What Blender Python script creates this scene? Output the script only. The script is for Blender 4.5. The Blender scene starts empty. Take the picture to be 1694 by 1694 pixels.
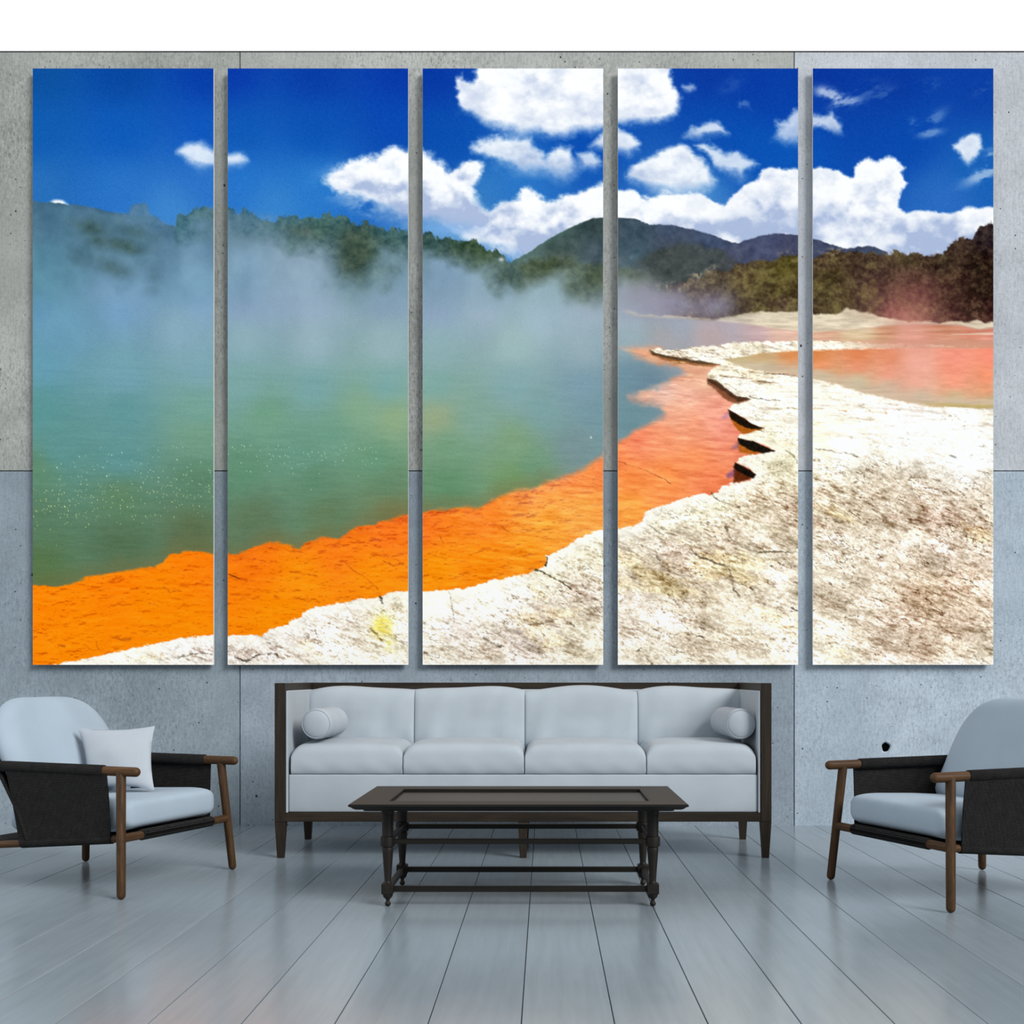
# ---------------------------------------------------------------- the printed landscape (numpy, procedural)
import numpy as np

PITCH = 1.3
PX0, PX1, PY0, PY1 = 52.0, 1646.0, 112.0, 1101.0


def make_picture():
    f32 = np.float32
    xs = np.arange(PX0, PX1, PITCH, dtype=f32)
    ys = np.arange(PY0, PY1, PITCH, dtype=f32)
    X, Y = np.meshgrid(xs, ys)
    H, W = X.shape

    def vnoise(x, y, seed):
        rs = np.random.RandomState(seed)
        T = rs.rand(256, 256).astype(f32)
        xi = np.floor(x).astype(np.int32)
        yi = np.floor(y).astype(np.int32)
        fx = x - xi
        fy = y - yi
        fx = fx * fx * fx * (fx * (fx * 6 - 15) + 10)
        fy = fy * fy * fy * (fy * (fy * 6 - 15) + 10)
        x0 = xi & 255; x1 = (xi + 1) & 255; y0 = yi & 255; y1 = (yi + 1) & 255
        a = T[y0, x0]; b = T[y0, x1]; c = T[y1, x0]; d = T[y1, x1]
        return (a + (b - a) * fx) * (1 - fy) + (c + (d - c) * fx) * fy

    def fbm(sx, sy, octv=4, seed=1, gain=0.5, rot=0.0, x=None, y=None):
        x = X if x is None else x
        y = Y if y is None else y
        if rot:
            c, s = np.cos(rot), np.sin(rot)
            x, y = x * c + y * s, -x * s + y * c
        out = 0; amp = 1.0; tot = 0
        fx, fy = 1.0 / sx, 1.0 / sy
        for k in range(octv):
            out = out + amp * vnoise(x * fx + 17.3 * k, y * fy + 5.7 * k, seed * 31 + k)
            tot += amp
            amp *= gain; fx *= 2.03; fy *= 2.03
        return (out / tot).astype(f32)            # about 0..1, mean .5

    def sstep(a, b, v):
        t = np.clip((v - a) / (b - a), 0, 1)
        return t * t * (3 - 2 * t)

    def col(r, g, b):
        return np.array([r, g, b], f32)

    img = np.zeros((H, W, 3), f32)

    def over(c, a):
        c = np.asarray(c, f32)
        img[...] = img + (c - img) * a[..., None]

    def field(pts, soft=60.0, p=1.6):
        """smooth colour field through scattered samples, at a third of the resolution"""
        st = 4
        xx = X[::st, ::st]; yy = Y[::st, ::st]
        acc = np.zeros(xx.shape + (3,), f32); wt = np.zeros(xx.shape, f32)
        for (px, py, r, g, b) in pts:
            d2 = (xx - px) ** 2 + (yy - py) ** 2 + soft * soft * 0.16
            w = 1.0 / d2 ** p
            acc += w[..., None] * col(r, g, b)
            wt += w
        acc /= wt[..., None]
        gx = np.clip((xs - xs[0]) / (PITCH * st), 0, xx.shape[1] - 1.001)
        gy = np.clip((ys - ys[0]) / (PITCH * st), 0, xx.shape[0] - 1.001)
        xi = gx.astype(int); yi = gy.astype(int)
        fx = (gx - xi)[None, :, None]; fy = (gy - yi)[:, None, None]
        A = acc[yi][:, xi]; B = acc[yi][:, xi + 1]; C = acc[yi + 1][:, xi]; D = acc[yi + 1][:, xi + 1]
        return ((A + (B - A) * fx) * (1 - fy) + (C + (D - C) * fx) * fy).astype(f32)

    def sd(pts, wx=0, wy=0, pad=40):
        """signed distance to a closed outline, positive inside; -99 away from its window"""
        P = np.array(pts, f32)
        x0, x1 = P[:, 0].min() - pad, P[:, 0].max() + pad
        y0, y1 = P[:, 1].min() - pad, P[:, 1].max() + pad
        i0, i1 = np.searchsorted(xs, [x0, x1]); j0, j1 = np.searchsorted(ys, [y0, y1])
        out = np.full((H, W), -99.0, f32)
        if i1 <= i0 or j1 <= j0:
            return out
        sl = (slice(j0, j1), slice(i0, i1))
        x = X[sl] + (wx[sl] if not np.isscalar(wx) else wx)
        y = Y[sl] + (wy[sl] if not np.isscalar(wy) else wy)
        d = np.full(x.shape, 1e9, f32); ins = np.zeros(x.shape, bool)
        n = len(P)
        for k in range(n):
            ax, ay = P[k]; bx, by = P[(k + 1) % n]
            ex, ey = bx - ax, by - ay
            L = ex * ex + ey * ey
            if L == 0:
                continue
            t = np.clip(((x - ax) * ex + (y - ay) * ey) / L, 0, 1)
            d = np.minimum(d, (x - ax - t * ex) ** 2 + (y - ay - t * ey) ** 2)
            if ay != by:
                cr = ((ay > y) != (by > y)) & (x < (bx - ax) * (y - ay) / (by - ay) + ax)
                ins ^= cr
        d = np.sqrt(d)
        out[sl] = np.where(ins, d, -d)
        return out

    def line(pts):
        P = np.array(pts, f32)
        return np.interp(xs, P[:, 0], P[:, 1]).astype(f32)[None, :]

    def blob(cx, cy, rx, ry, rot=0.0):
        c, s = np.cos(rot), np.sin(rot)
        dx, dy = X - cx, Y - cy
        u = (dx * c + dy * s) / rx; v = (-dx * s + dy * c) / ry
        return np.exp(-(u * u + v * v))

    # ------------------------------------------------------------ sky
    sky = [(60,120,18,86,166),(200,120,13,76,168),(340,120,12,68,176),(60,220,22,98,186),(200,220,20,96,194),(340,220,20,92,198),
           (60,310,48,118,195),(200,310,50,122,208),(340,300,55,122,208),(280,350,72,142,215),
           (380,120,15,62,176),(520,120,14,66,174),(660,120,14,62,176),(400,220,20,94,188),(520,220,16,88,188),(650,200,16,80,188),
           (400,300,45,124,214),(520,300,50,130,214),(450,340,66,140,215),(710,130,14,62,170),(720,220,15,84,184),(800,320,62,132,205),
           (850,305,50,125,210),(960,215,15,84,188),(1180,120,16,64,170),(1250,150,15,66,174),(1300,250,18,94,194),(1150,330,80,145,215),
           (1360,120,15,60,166),(1480,130,15,64,168),(1620,130,18,70,174),(1500,230,15,80,184),(1620,280,30,104,194),(1560,330,52,116,205),
           (1190,215,16,84,186),(760,240,16,86,186),(740,400,110,165,220),(1300,180,15,72,180),(1250,235,16,90,192)]
    img[...] = np.clip(field(sky, 90) - col(9, 9, 14), 0, 255)
    gr = (np.random.RandomState(5).rand(H, W).astype(f32) - .5)
    img += (gr * 10)[..., None] * np.array([1.2, .8, .7], f32)

    # ------------------------------------------------------------ clouds
    w1 = (fbm(34, 28, 5, 3, .6) - .5); w2 = (fbm(34, 28, 5, 4, .6) - .5)
    w3 = (fbm(11, 10, 4, 5, .6) - .5); w4 = (fbm(11, 10, 4, 6, .6) - .5)
    wx = w1 * 30 + w3 * 6; wy = w2 * 26 + w4 * 6
    puff = fbm(46, 36, 5, 7, .55); puff2 = fbm(16, 13, 4, 8, .6)
    billow = fbm(38, 30, 3, 7, .5, 0, X, Y - 9) - fbm(38, 30, 3, 7, .5, 0, X, Y + 9)
    shade = np.zeros((H, W), f32); dens = np.zeros((H, W), f32)

    def cloud(pts, soft=8.0, base=None, top=None, dark=.5, op=1.0, rag=1.0, off=0.0):
        nonlocal shade, dens
        d = sd(pts, wx * rag, wy * rag) + (puff2 - .5) * 5 * rag + off
        P = np.array(pts); t0 = P[:, 1].min() if top is None else top; t1 = P[:, 1].max() if base is None else base
        s = np.clip((Y - t0) / (t1 - t0), 0, 1.2)
        sf = soft * (.8 + 1.3 * sstep(.4, .95, s))
        a = sstep(-sf * .6, sf, d) * op
        lit = sstep(2, 22, d)
        s = sstep(.12, 1.1, s * .9 + billow * .9 + (puff - .5) * 1.0 + (puff2 - .5) * .3) * dark * (.25 + .75 * lit)
        shade = np.where(a > 0, shade * (1 - a) + s * a, shade)
        dens = dens + a - dens * a

    # distant bank across the lower sky
    cloud([(800,338),(812,345),(830,330),(850,326),(868,306),(885,312),(900,326),(940,322),(980,310),(995,302),(1012,312),(1045,314),(1075,330),
           (1100,320),(1130,318),(1165,322),(1205,335),(1215,420),(1215,450),(860,450),(850,425),(800,405),(740,384),(735,360)], 10, 440, 300, .8)
    cloud([(533,300),(560,276),(582,268),(602,262),(625,262),(640,250),(655,245),(675,246),(700,246),(710,250),(722,260),(735,272),(742,282),
           (757,268),(777,266),(800,270),(797,290),(785,305),(790,325),(812,345),(850,400),(845,425),(800,402),(740,370),(690,366),(650,356),(620,340),
           (598,330),(560,322)], 12, 390, 245, .95)
    cloud([(1070,335),(1100,320),(1130,318),(1165,322),(1200,338),(1212,322),(1230,305),(1250,295),(1262,282),(1275,277),(1285,280),(1310,279),(1320,278),
           (1345,280),(1360,278),(1375,282),(1390,280),(1402,290),(1412,293),(1420,270),(1435,262),(1450,267),(1465,262),(1485,262),(1500,280),(1495,290),
           (1505,305),(1490,322),(1484,345),(1500,350),(1530,350),(1570,352),(1600,342),(1660,343),(1660,440),(1060,440)], 5, 450, 262, .62, 1.0, .55)
    cloud([(1068,325),(1085,316),(1100,312),(1130,316),(1160,320),(1195,332),(1190,350),(1120,352),(1080,345)], 8, 380, 312, .2)
    cloud([(790,105),(788,113),(780,126),(772,131),(762,120),(750,122),(748,140),(757,150),(752,158),(758,170),(765,182),(785,190),(800,203),(830,212),
           (845,220),(865,222),(890,222),(915,228),(935,229),(950,220),(975,222),(998,213),(1022,207),(1040,203),(1075,203),(1100,200),(1118,192),
           (1122,170),(1120,150),(1113,130),(1106,105)], 9, 240, 60, .42, 1.0, .8)
    cloud([(780,245),(790,232),(820,223),(850,222),(870,228),(885,247),(905,258),(930,243),(950,250),(955,270),(945,285),(930,298),(910,286),(880,282),
           (850,280),(825,264),(800,258)], 14, 300, 215, .75, .92)
    cloud([(957,255),(980,252),(996,270),(985,280),(960,274)], 9, 290, 240, .4, .8, .6)
    cloud([(972,243),(990,228),(998,220),(1022,213),(1040,220),(1060,240),(1055,250),(1040,258),(1022,250),(1000,250)], 10, 265, 205, .5, .92, .7)
    cloud([(1036,292),(1050,275),(1065,265),(1090,255),(1105,243),(1120,236),(1135,243),(1150,255),(1165,265),(1178,280),(1182,300),(1172,312),(1150,318),
           (1120,318),(1090,312),(1060,306)], 11, 330, 228, .55, .97, .8)
    cloud([(1148,240),(1170,233),(1185,248),(1205,257),(1220,250),(1235,260),(1255,272),(1237,286),(1222,297),(1205,286),(1190,276),(1175,262)], 10, 310, 225, .5, .82, .8)
    cloud([(1128,222),(1150,205),(1175,203),(1190,208),(1205,224),(1180,225),(1150,224)], 9, 230, 195, .35, .8, .8)
    cloud([(1282,228),(1290,212),(1284,198),(1302,198),(1310,183),(1330,185),(1350,190),(1375,182),(1388,200),(1385,216),(1360,210),(1345,214),(1325,234),(1300,236)],
          11, 250, 170, .5, .78, .9)
    cloud([(1576,245),(1595,225),(1602,220),(1620,224),(1624,245),(1610,266),(1602,274),(1588,262)], 8, 290, 215, .35, .9, .7)
    cloud([(289,250),(305,240),(330,233),(353,243),(376,252),(400,250),(410,265),(395,273),(376,272),(350,275),(330,279),(305,266)], 13, 300, 235, .55, .85, .6)
    cloud([(78,338),(90,330),(106,332),(118,340),(118,345),(80,345)], 5, 350, 320, .2, .95, .3)
    cloud([(1130,138),(1145,136),(1150,148),(1138,154),(1128,150)], 8, 160, 130, .3, .55, 1.0)
    cloud([(1225,172),(1240,172),(1240,178),(1225,178)], 8, 185, 165, .3, .35, 1.0)
    wsp = fbm(40, 16, 5, 9, .6, -.35)
    for (cx, cy, rx, ry, ro, a) in [(1372,156,22,9,.35,.7),(1398,168,26,8,-.1,.5),(1430,148,30,10,-.3,.16),(1465,155,22,9,-.2,.14),(1538,140,14,8,-.4,.15),
                                    (1545,198,22,8,-.7,.25),(1540,220,18,6,-.2,.35),(1510,205,10,8,-.5,.2),(1630,285,34,10,-.5,.55),(1640,255,10,8,0,.5),
                                    (1625,145,16,10,-.6,.15),(560,300,30,24,0,.25),(600,345,40,10,.4,.3),(1210,140,20,10,-.5,.08)]:
        a_ = np.clip(blob(cx, cy, rx, ry, ro) * 1.5 * sstep(.34, .66, wsp + (puff2 - .5) * .4), 0, 1) * a
        shade = shade * (1 - a_) + .25 * a_
        dens = dens + a_ - dens * a_
    low = sstep(250, 420, Y)
    white = col(251, 252, 253); grey = col(170, 186, 218)
    extra = .55 * blob(1262, 372, 62, 24) + .35 * blob(1330, 360, 60, 20) + .5 * blob(690, 352, 60, 26) + .35 * blob(900, 398, 70, 22) + .3 * blob(1500, 400, 80, 30) + .3 * blob(760, 372, 50, 20)
    sh = np.clip(shade * (1.15 + .5 * low) + extra * 1.25 * (.5 + puff) + (puff2 - .5) * .22 + .02 + .16 * sstep(.45, .7, puff), 0, 1)
    over(white + (grey - white) * sh[..., None], np.clip(dens, 0, 1))
    a = blob(735, 378, 48, 11) * .75
    over(col(120, 170, 225), a)

    # ------------------------------------------------------------ far hills
    jag = (fbm(7, 7, 3, 11, .6) - .5)
    tree = (fbm(15, 15, 4, 12, .65) - .5)
    leaf = fbm(9, 8, 4, 13, .65)
    clump = fbm(30, 24, 4, 14, .6)

    def ridge(pts, amp, soft=1.4):
        return sstep(-soft, soft, Y - line(pts) + amp)

    m = ridge([(840,436),(850,430),(870,420),(900,400),(940,377),(965,366),(985,360),(1000,359),(1022,360),(1050,361),(1075,371),(1110,372),(1150,380),(1180,389),
               (1205,399),(1222,402),(1230,398),(1260,389),(1285,386),(1320,389),(1345,394),(1370,402),(1400,411),(1420,408),(1440,406),(1468,417),(1480,440)], jag * 3.5) \
        * sstep(836, 850, X) * sstep(1476, 1462, X)
    mc = field([(870,425,84,108,104),(930,395,64,84,82),(985,370,48,64,66),(985,420,70,86,96),(1000,450,66,82,86),(930,440,78,90,80),(1050,375,58,76,90),(1050,420,66,88,100),
                (1110,385,62,76,100),(1110,410,66,74,86),(1180,400,64,78,106),(1200,430,72,76,98),(1270,400,66,74,104),(1300,420,72,74,98),(1370,410,58,66,92),(1440,415,62,72,96)], 40)
    mtx = fbm(12, 12, 4, 15, .6, .6)
    over(mc + ((mtx - .5) * 34 + (leaf - .5) * 16)[..., None], m)
    rim = sstep(9, 0, Y - line([(850,430),(870,420),(900,400),(940,377),(965,366),(985,360),(1022,360),(1050,361),(1075,371)])) * m * (X < 960)
    over(col(70, 108, 100), rim * .4)
    # darker wooded mound in front of the mountain, centre right
    m = ridge([(1040,440),(1060,425),(1090,410),(1120,404),(1160,404),(1190,412),(1215,430),(1240,450),(1300,470)], tree * 14, 6) * sstep(1035, 1075, X)
    over(col(66, 72, 66) + ((clump - .5) * 44 + (leaf - .5) * 40)[..., None] * col(1, 1, .9), m * .75 * sstep(1250, 1190, X))
    # low green slope centre
    m = ridge([(840,440),(870,432),(900,428),(940,430),(980,436),(1022,440),(1060,450)], tree * 22, 8) * sstep(838, 856, X) * sstep(1090, 1040, X)
    over(col(66, 78, 52) + ((leaf - .5) * 70 + (clump - .5) * 50)[..., None] * col(1, 1, .7), m * .85)
    # left hill
    m = ridge([(50,332),(80,335),(110,338),(150,342),(180,351),(215,356),(240,359),(265,368),(300,378),(340,385),(400,400)], jag * 5 + .5) * sstep(420, 330, X)
    over(col(62, 98, 122) + ((mtx - .5) * 22)[..., None], m)
    d = np.maximum.reduce([1 - np.hypot((X - 231) / 18, (Y - 354) / 18), 1 - np.hypot((X - 215) / 12, (Y - 362) / 12), 1 - np.hypot((X - 252) / 18, (Y - 372) / 14)]) + tree * .9 + jag * .5
    over(col(72, 112, 146) + ((leaf - .5) * 36)[..., None], sstep(-.05, .12, d) * .85)
    # pine line
    base = line([(280,385),(290,368),(293,354),(305,350),(318,344),(335,341),(345,346),(362,338),(385,340),(395,352),(405,340),(412,352),(430,356),(445,362),(452,366),
                 (462,353),(475,357),(485,353),(495,358),(530,358),(538,352),(555,357),(562,353),(575,357),(582,368),(598,366),(608,364),(615,372),(630,370),(640,378),(650,372),
                 (665,380),(680,382),(700,384),(712,380),(722,390),(740,388),(755,397),(770,394),(790,398),(800,408),(812,412),(822,410),(830,424),(842,428),(855,438),(880,470)])
    spik = fbm(4.5, 9, 3, 16, .6) - .5
    d = Y - base + spik * 13 + tree * 13 - 2
    m = sstep(-2, 2.5, d) * sstep(282, 292, X) * sstep(880, 850, X)
    pc = field([(300,360,52,96,104),(340,345,56,94,88),(400,345,52,96,118),(470,360,58,96,102),(520,370,62,96,90),(560,360,56,92,96),(590,380,62,84,76),(600,420,66,90,72),
                (640,380,60,94,96),(670,385,58,92,92),(720,390,54,80,76),(780,405,50,72,50),(800,420,62,82,58),(840,440,74,96,88),(640,440,74,100,92),(540,430,86,112,120)], 40)
    over(pc + ((leaf - .5) * 66 + spik * 22)[..., None] * col(1, 1, .75), m)
    over(col(228, 234, 244), blob(829, 429, 4, 3) * .8)

    # ------------------------------------------------------------ steam bank and pool
    pool = field([(60,440,82,122,146),(150,455,94,134,162),(220,470,106,140,170),(60,500,94,144,176),(200,500,118,159,194),(330,500,126,162,192),(100,540,106,154,180),(300,540,130,164,182),(60,600,98,152,172),(200,620,112,158,172),(330,600,124,164,176),
            (60,680,90,146,146),(200,680,96,148,150),(330,680,114,160,148),(100,740,92,144,142),(330,720,114,154,130),(200,760,94,146,146),(60,780,94,136,108),(330,800,90,130,104),
            (200,820,94,130,98),(60,860,88,122,94),(60,940,86,114,72),(200,900,84,112,82),(320,880,92,110,76),
            (400,460,124,153,183),(400,500,138,160,189),(470,470,138,160,189),(520,500,150,170,191),(640,490,132,155,179),(400,560,138,170,179),(520,570,146,173,183),(640,570,148,175,181),(400,640,120,162,160),(520,640,118,162,162),
            (640,640,120,165,164),(600,680,130,166,136),(440,690,110,156,130),(550,720,108,154,132),(650,690,142,170,130),(500,750,104,150,130),(620,760,104,150,120),
            (400,780,95,140,112),(520,800,95,136,108),(640,800,98,135,104),(420,860,94,118,88),(540,850,98,124,90),(645,840,112,120,80),
            (720,470,124,151,177),(720,510,140,162,187),(800,510,154,175,191),(900,520,158,181,195),(980,510,158,175,191),(720,580,138,170,175),(850,570,154,181,183),(970,570,148,171,181),
            (720,640,124,166,160),(850,640,130,166,170),(960,640,124,155,170),(720,690,152,166,130),(790,690,128,164,150),(900,680,124,160,162),(980,680,116,150,160),
            (740,740,114,155,124),(850,730,126,160,124),(950,740,120,145,148),(740,800,96,140,104),(850,790,114,150,100),(880,770,110,150,120),
            (1040,530,156,171,185),(1120,535,160,169,183),(1200,540,178,169,177),(1280,552,204,161,153),(1320,550,214,155,135),(1040,560,150,171,177),(1040,620,110,142,156),
            (1070,630,104,132,148),(1040,690,108,142,150),(1100,560,168,165,167),(1180,555,184,163,163)], 50)
    streak = fbm(60, 5, 4, 21, .6, .04) - .5
    fine = fbm(16, 3, 3, 22, .6, .03) - .5
    pool = pool + (streak * 10 * sstep(540, 640, Y) + fine * 10 * sstep(600, 760, Y))[..., None] * col(1, .9, .9) + (gr * 6)[..., None]
    st1 = fbm(70, 60, 5, 23, .55); st2 = fbm(40, 70, 4, 24, .55); st3 = fbm(22, 20, 4, 25, .55)
    # steam cover over the wooded shore: full by `full`, none by `none` (per column)
    none = line([(50,280),(250,305),(300,300),(345,290),(380,285),(450,325),(490,365),(520,368),(550,352),(580,385),(600,400),(640,385),(700,388),(760,408),(800,424),(850,440),(900,425),(960,405),(1022,415),(1060,430),(1120,470),(1200,500),(1250,512),(1300,525),(1646,560)])
    full = line([(50,475),(200,496),(260,494),(330,440),(380,415),(450,425),(480,430),(520,440),(560,486),(600,492),(660,470),(720,444),(780,470),(830,500),(880,486),(920,478),(960,506),(1022,520),(1060,516),(1120,524),(1200,528),(1300,540),(1646,575)])
    t = (Y - none) / (full - none) + (st1 - .5) * 1.0 + (st3 - .5) * .35
    a = sstep(-.05, .92, t)
    win = [(150,376,40,20,.5,.62),(165,398,30,18,.4,.55),(205,406,38,15,.2,.72),(140,430,44,24,.3,.25),(185,442,46,18,.3,.5),(215,385,40,16,.1,.4),(255,452,20,26,.2,.36),(250,478,16,14,0,.25),(115,455,16,22,0,.18),(235,435,30,14,0,.18),
           (500,380,40,20,.1,.5),(585,425,34,50,.2,.75),(600,395,60,20,.2,.3),(570,470,16,16,0,.35),(620,440,30,30,0,.2),(540,470,14,20,0,.14),(690,410,26,22,0,.2),(340,390,20,24,0,.2),(440,400,40,20,0,.15),
           (770,420,36,22,.4,.3),(830,450,34,30,0,.25),(900,445,44,18,-.3,.5),(860,470,14,18,0,.35),(985,460,26,40,0,.5),(945,480,26,20,0,.35),(940,495,20,12,0,.2)]
    wa = np.zeros((H, W), f32)
    for (cx, cy, rx, ry, ro, k) in win:
        wa = np.maximum(wa, blob(cx, cy, rx, ry, ro) * k * (.5 + st3))
    plume = .55 * blob(500, 440, 24, 70, .1) + .45 * blob(440, 430, 40, 40) + .35 * blob(385, 440, 30, 40) + .3 * blob(740, 450, 40, 30) + .35 * blob(915, 485, 26, 26) + .25 * blob(330, 430, 40, 40) + .2 * blob(80, 420, 30, 40)
    a = np.clip(a * (1 - wa * 1.2) + plume * .5, 0, 1)
    # woods behind the steam on the left
    hill = line([(50,332),(80,335),(110,338),(150,342),(180,351),(215,352),(222,338),(240,338),(252,355),(265,364),(285,372),(292,354),(335,341),(400,346),(470,352),(560,352),(620,362),(700,380),(1646,380)])
    a = a * sstep(-5, 10, Y - hill + tree * 8)
    wood = np.where((X < 300)[..., None], col(60, 84, 78), col(58, 74, 62)) + ((leaf - .5) * 46 + (clump - .5) * 50)[..., None] * col(1, 1, .7)
    over(wood, np.clip(wa * 1.7, 0, 1) * sstep(352, 372, Y) * (X < 1080) * sstep(4, 24, d + 400 * (X < 282)) * .8)
    steamc = field([(60,380,84,120,146),(60,430,86,128,152),(200,390,100,132,154),(330,400,102,132,162),(60,470,92,136,160),(200,480,122,154,186),(330,470,116,150,180),(400,380,106,130,150),(400,440,130,156,184),
                    (500,410,142,158,180),(500,470,146,164,188),(600,470,130,154,174),(680,440,120,144,166),(740,450,132,154,182),(800,480,142,162,184),(920,490,150,168,182),(1000,500,148,162,174),
                    (1080,490,144,144,148),(1140,505,154,142,154),(1200,510,144,128,132),(1280,515,138,114,104)], 50)
    shore = Y > 0
    stop = 520 + (st1 - .5) * 24
    mixv = sstep(460, 540, Y)[..., None]
    steamc = steamc * col(.97, 1.015, .99)
    sc = steamc * (1 - mixv) + pool * mixv + (((st2 - .5) * 26 + (st3 - .5) * 10) * sstep(560, 440, Y))[..., None]
    over(sc, a * sstep(1400, 1100, X + (Y > 530) * -400))
    # pool surface proper
    pm = sstep(495, 545, Y + (st1 - .5) * 30)
    over(pool + ((st2 - .5) * 14 * sstep(640, 540, Y))[..., None], pm)

    # ------------------------------------------------------------ right-hand bush
    base = line([(1060,520),(1090,478),(1130,468),(1148,458),(1160,455),(1175,446),(1190,448),(1215,440),(1250,432),(1285,430),(1295,422),(1315,419),(1330,428),(1345,428),(1360,418),(1385,414),(1400,420),
                 (1430,419),(1465,418),(1480,416),(1500,422),(1520,420),(1545,424),(1560,416),(1575,402),(1590,394),(1610,391),(1616,380),(1622,372),(1646,370)])
    d = Y - base + (tree * 16 + (spik * 7))
    foot = line([(1040,519),(1060,523),(1120,526),(1180,531),(1200,528),(1262,520),(1320,524),(1380,526),(1440,526),(1500,534),(1560,537),(1646,538)])
    m = sstep(-2.5, 2.5, d) * sstep(1078, 1150, X + (puff - .5) * 60) * sstep(2, -4, Y - foot)
    bc = field([(1110,500,112,100,106),(1150,475,100,92,84),(1180,465,96,88,70),(1170,500,100,86,88),(1230,450,92,80,58),(1260,470,88,78,48),(1240,500,84,72,52),(1300,440,90,84,40),(1300,480,80,70,40),(1300,505,92,76,62),(1360,430,84,68,52),
                (1370,460,82,74,44),(1390,490,96,86,56),(1430,430,80,66,50),(1450,460,78,62,52),(1440,490,86,72,58),(1500,430,88,78,52),(1500,460,104,80,66),(1520,490,116,80,72),(1560,430,64,52,38),(1580,470,72,52,42),
                (1590,400,78,62,50),(1630,390,52,42,44),(1620,440,48,34,24),(1630,480,40,26,20),(1600,510,66,44,38),(1640,515,76,46,40),(1480,515,138,92,84)], 28)
    tex = (leaf - .5) * 78 + (clump - .5) * 56 + (fbm(4, 4, 2, 17) - .5) * 40
    over(bc * col(.98, .95, .96) - 6 + (tex * .9)[..., None] * col(1, .95, .65), m)
    yg = sstep(.54, .72, clump + (leaf - .5) * .5) * m
    over(col(108, 100, 46) + (tex * .6)[..., None], yg * .34 * sstep(1570, 1500, X) * sstep(1180, 1240, X))
    over(col(176, 160, 132), sstep(.5, .7, leaf) * np.clip(blob(1172, 443, 12, 6) + blob(1155, 455, 12, 6) + blob(1110, 475, 24, 7) + blob(1305, 421, 15, 5) + blob(1382, 416, 20, 6), 0, 1) * .8)
    over(col(22, 14, 8), np.clip(blob(1625, 480, 24, 14) + blob(1612, 440, 16, 16) * .6 + blob(1615, 515, 26, 16) * .8 + blob(1640, 455, 12, 12) * .7, 0, 1) * sstep(.62, .4, leaf) * .9 * m)
    # mauve steam at its foot, left
    a = np.clip(blob(1110, 505, 70, 22) * .75 + blob(1190, 508, 30, 26) * .5 + blob(1060, 490, 40, 30) * .6, 0, 1) * (.5 + st3)
    over(col(148, 146, 164), np.clip(a, 0, 1) * .85 * sstep(450, 480, Y) * sstep(545, 525, Y))

    # ------------------------------------------------------------ far shore and flats
    sand = col(226, 213, 186) + ((fbm(30, 5, 4, 31, .6) - .5) * 90)[..., None] * col(1, 1, .9)
    top = line([(1022,512),(1040,513),(1060,520),(1120,522),(1180,528),(1200,524),(1230,519),(1262,514),(1300,517),(1320,516),(1345,518),(1380,521),(1402,509),(1415,512),(1440,518),(1470,526),(1500,530),(1560,533),(1590,531),(1600,530),(1646,531)])
    bot = line([(1022,516),(1060,523),(1120,526),(1180,530),(1230,535),(1290,545),(1320,548),(1345,550),(1400,546),(1440,542),(1470,538),(1540,536),(1590,538),(1620,545),(1646,541)])
    m = sstep(-2, 2.5, Y - top + (puff2 - .5) * 7 + tree * 4) * sstep(3, -3, Y - bot)
    over(sand, m * (.55 + .4 * sstep(1180, 1280, X)) * sstep(1022, 1060, X))
    flat = field([(1240,552,204,178,182),(1300,548,222,182,162),(1360,545,204,154,114),(1360,556,220,172,150),(1420,545,214,194,158),(1420,560,230,200,162),(1470,545,204,150,114),(1500,555,228,172,150),(1560,545,198,132,100),
                  (1560,560,224,162,138),(1620,545,204,126,100),(1630,560,228,152,132),(1200,556,188,180,190)], 24)
    m = sstep(-3, 3, Y - bot) * sstep(1190, 1300, X + (puff - .5) * 60) * sstep(600, 575, Y)
    over(flat + ((fbm(50, 4, 4, 32, .6) - .5) * 60)[..., None], m)

    # ------------------------------------------------------------ submerged orange shelf
    n5 = fbm(14, 9, 4, 41, .6) - .5; n6 = fbm(60, 14, 3, 42, .5) - .5
    edge = [(40,970),(80,967),(95,970),(120,963),(150,954),(165,952),(178,950),(195,943),(210,944),(235,938),(255,935),(270,926),(280,917),(292,913),(330,912),(353,915),(376,916),(405,914),(420,905),
            (440,898),(458,896),(475,900),(495,904),(515,893),(530,887),(545,887),(560,890),(575,880),(590,871),(620,864),(640,858),(675,848),(700,846),(725,842),(760,838),(795,838),(812,826),(830,819),
            (855,809),(880,808),(900,797),(925,792),(960,777),(980,766),(998,752),(1022,733),(1045,717),(1070,702),(1090,690)]
    d1 = Y - line(edge) + n5 * 9 + n6 * 6
    s1 = sstep(-3 - 5 * sstep(600, 1000, X), 3 + 5 * sstep(600, 1000, X), d1) * (X < 1096)
    tong = sd([(1080,700),(1098,684),(1098,672),(1075,666),(1034,657),(1048,651),(1085,642),(1112,628),(1124,616),(1112,606),(1075,597),(1048,588),(1028,577),(1046,573),(1074,575),(1120,585),(1260,600),(1300,700),
               (1280,800),(1190,850),(1080,870),(1060,790),(1050,740)], n6 * 36, n5 * 10)
    s2 = sstep(-9, 9, tong) * (X > 1018)
    m = np.maximum(s1, s2) * (X < 1330)
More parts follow.
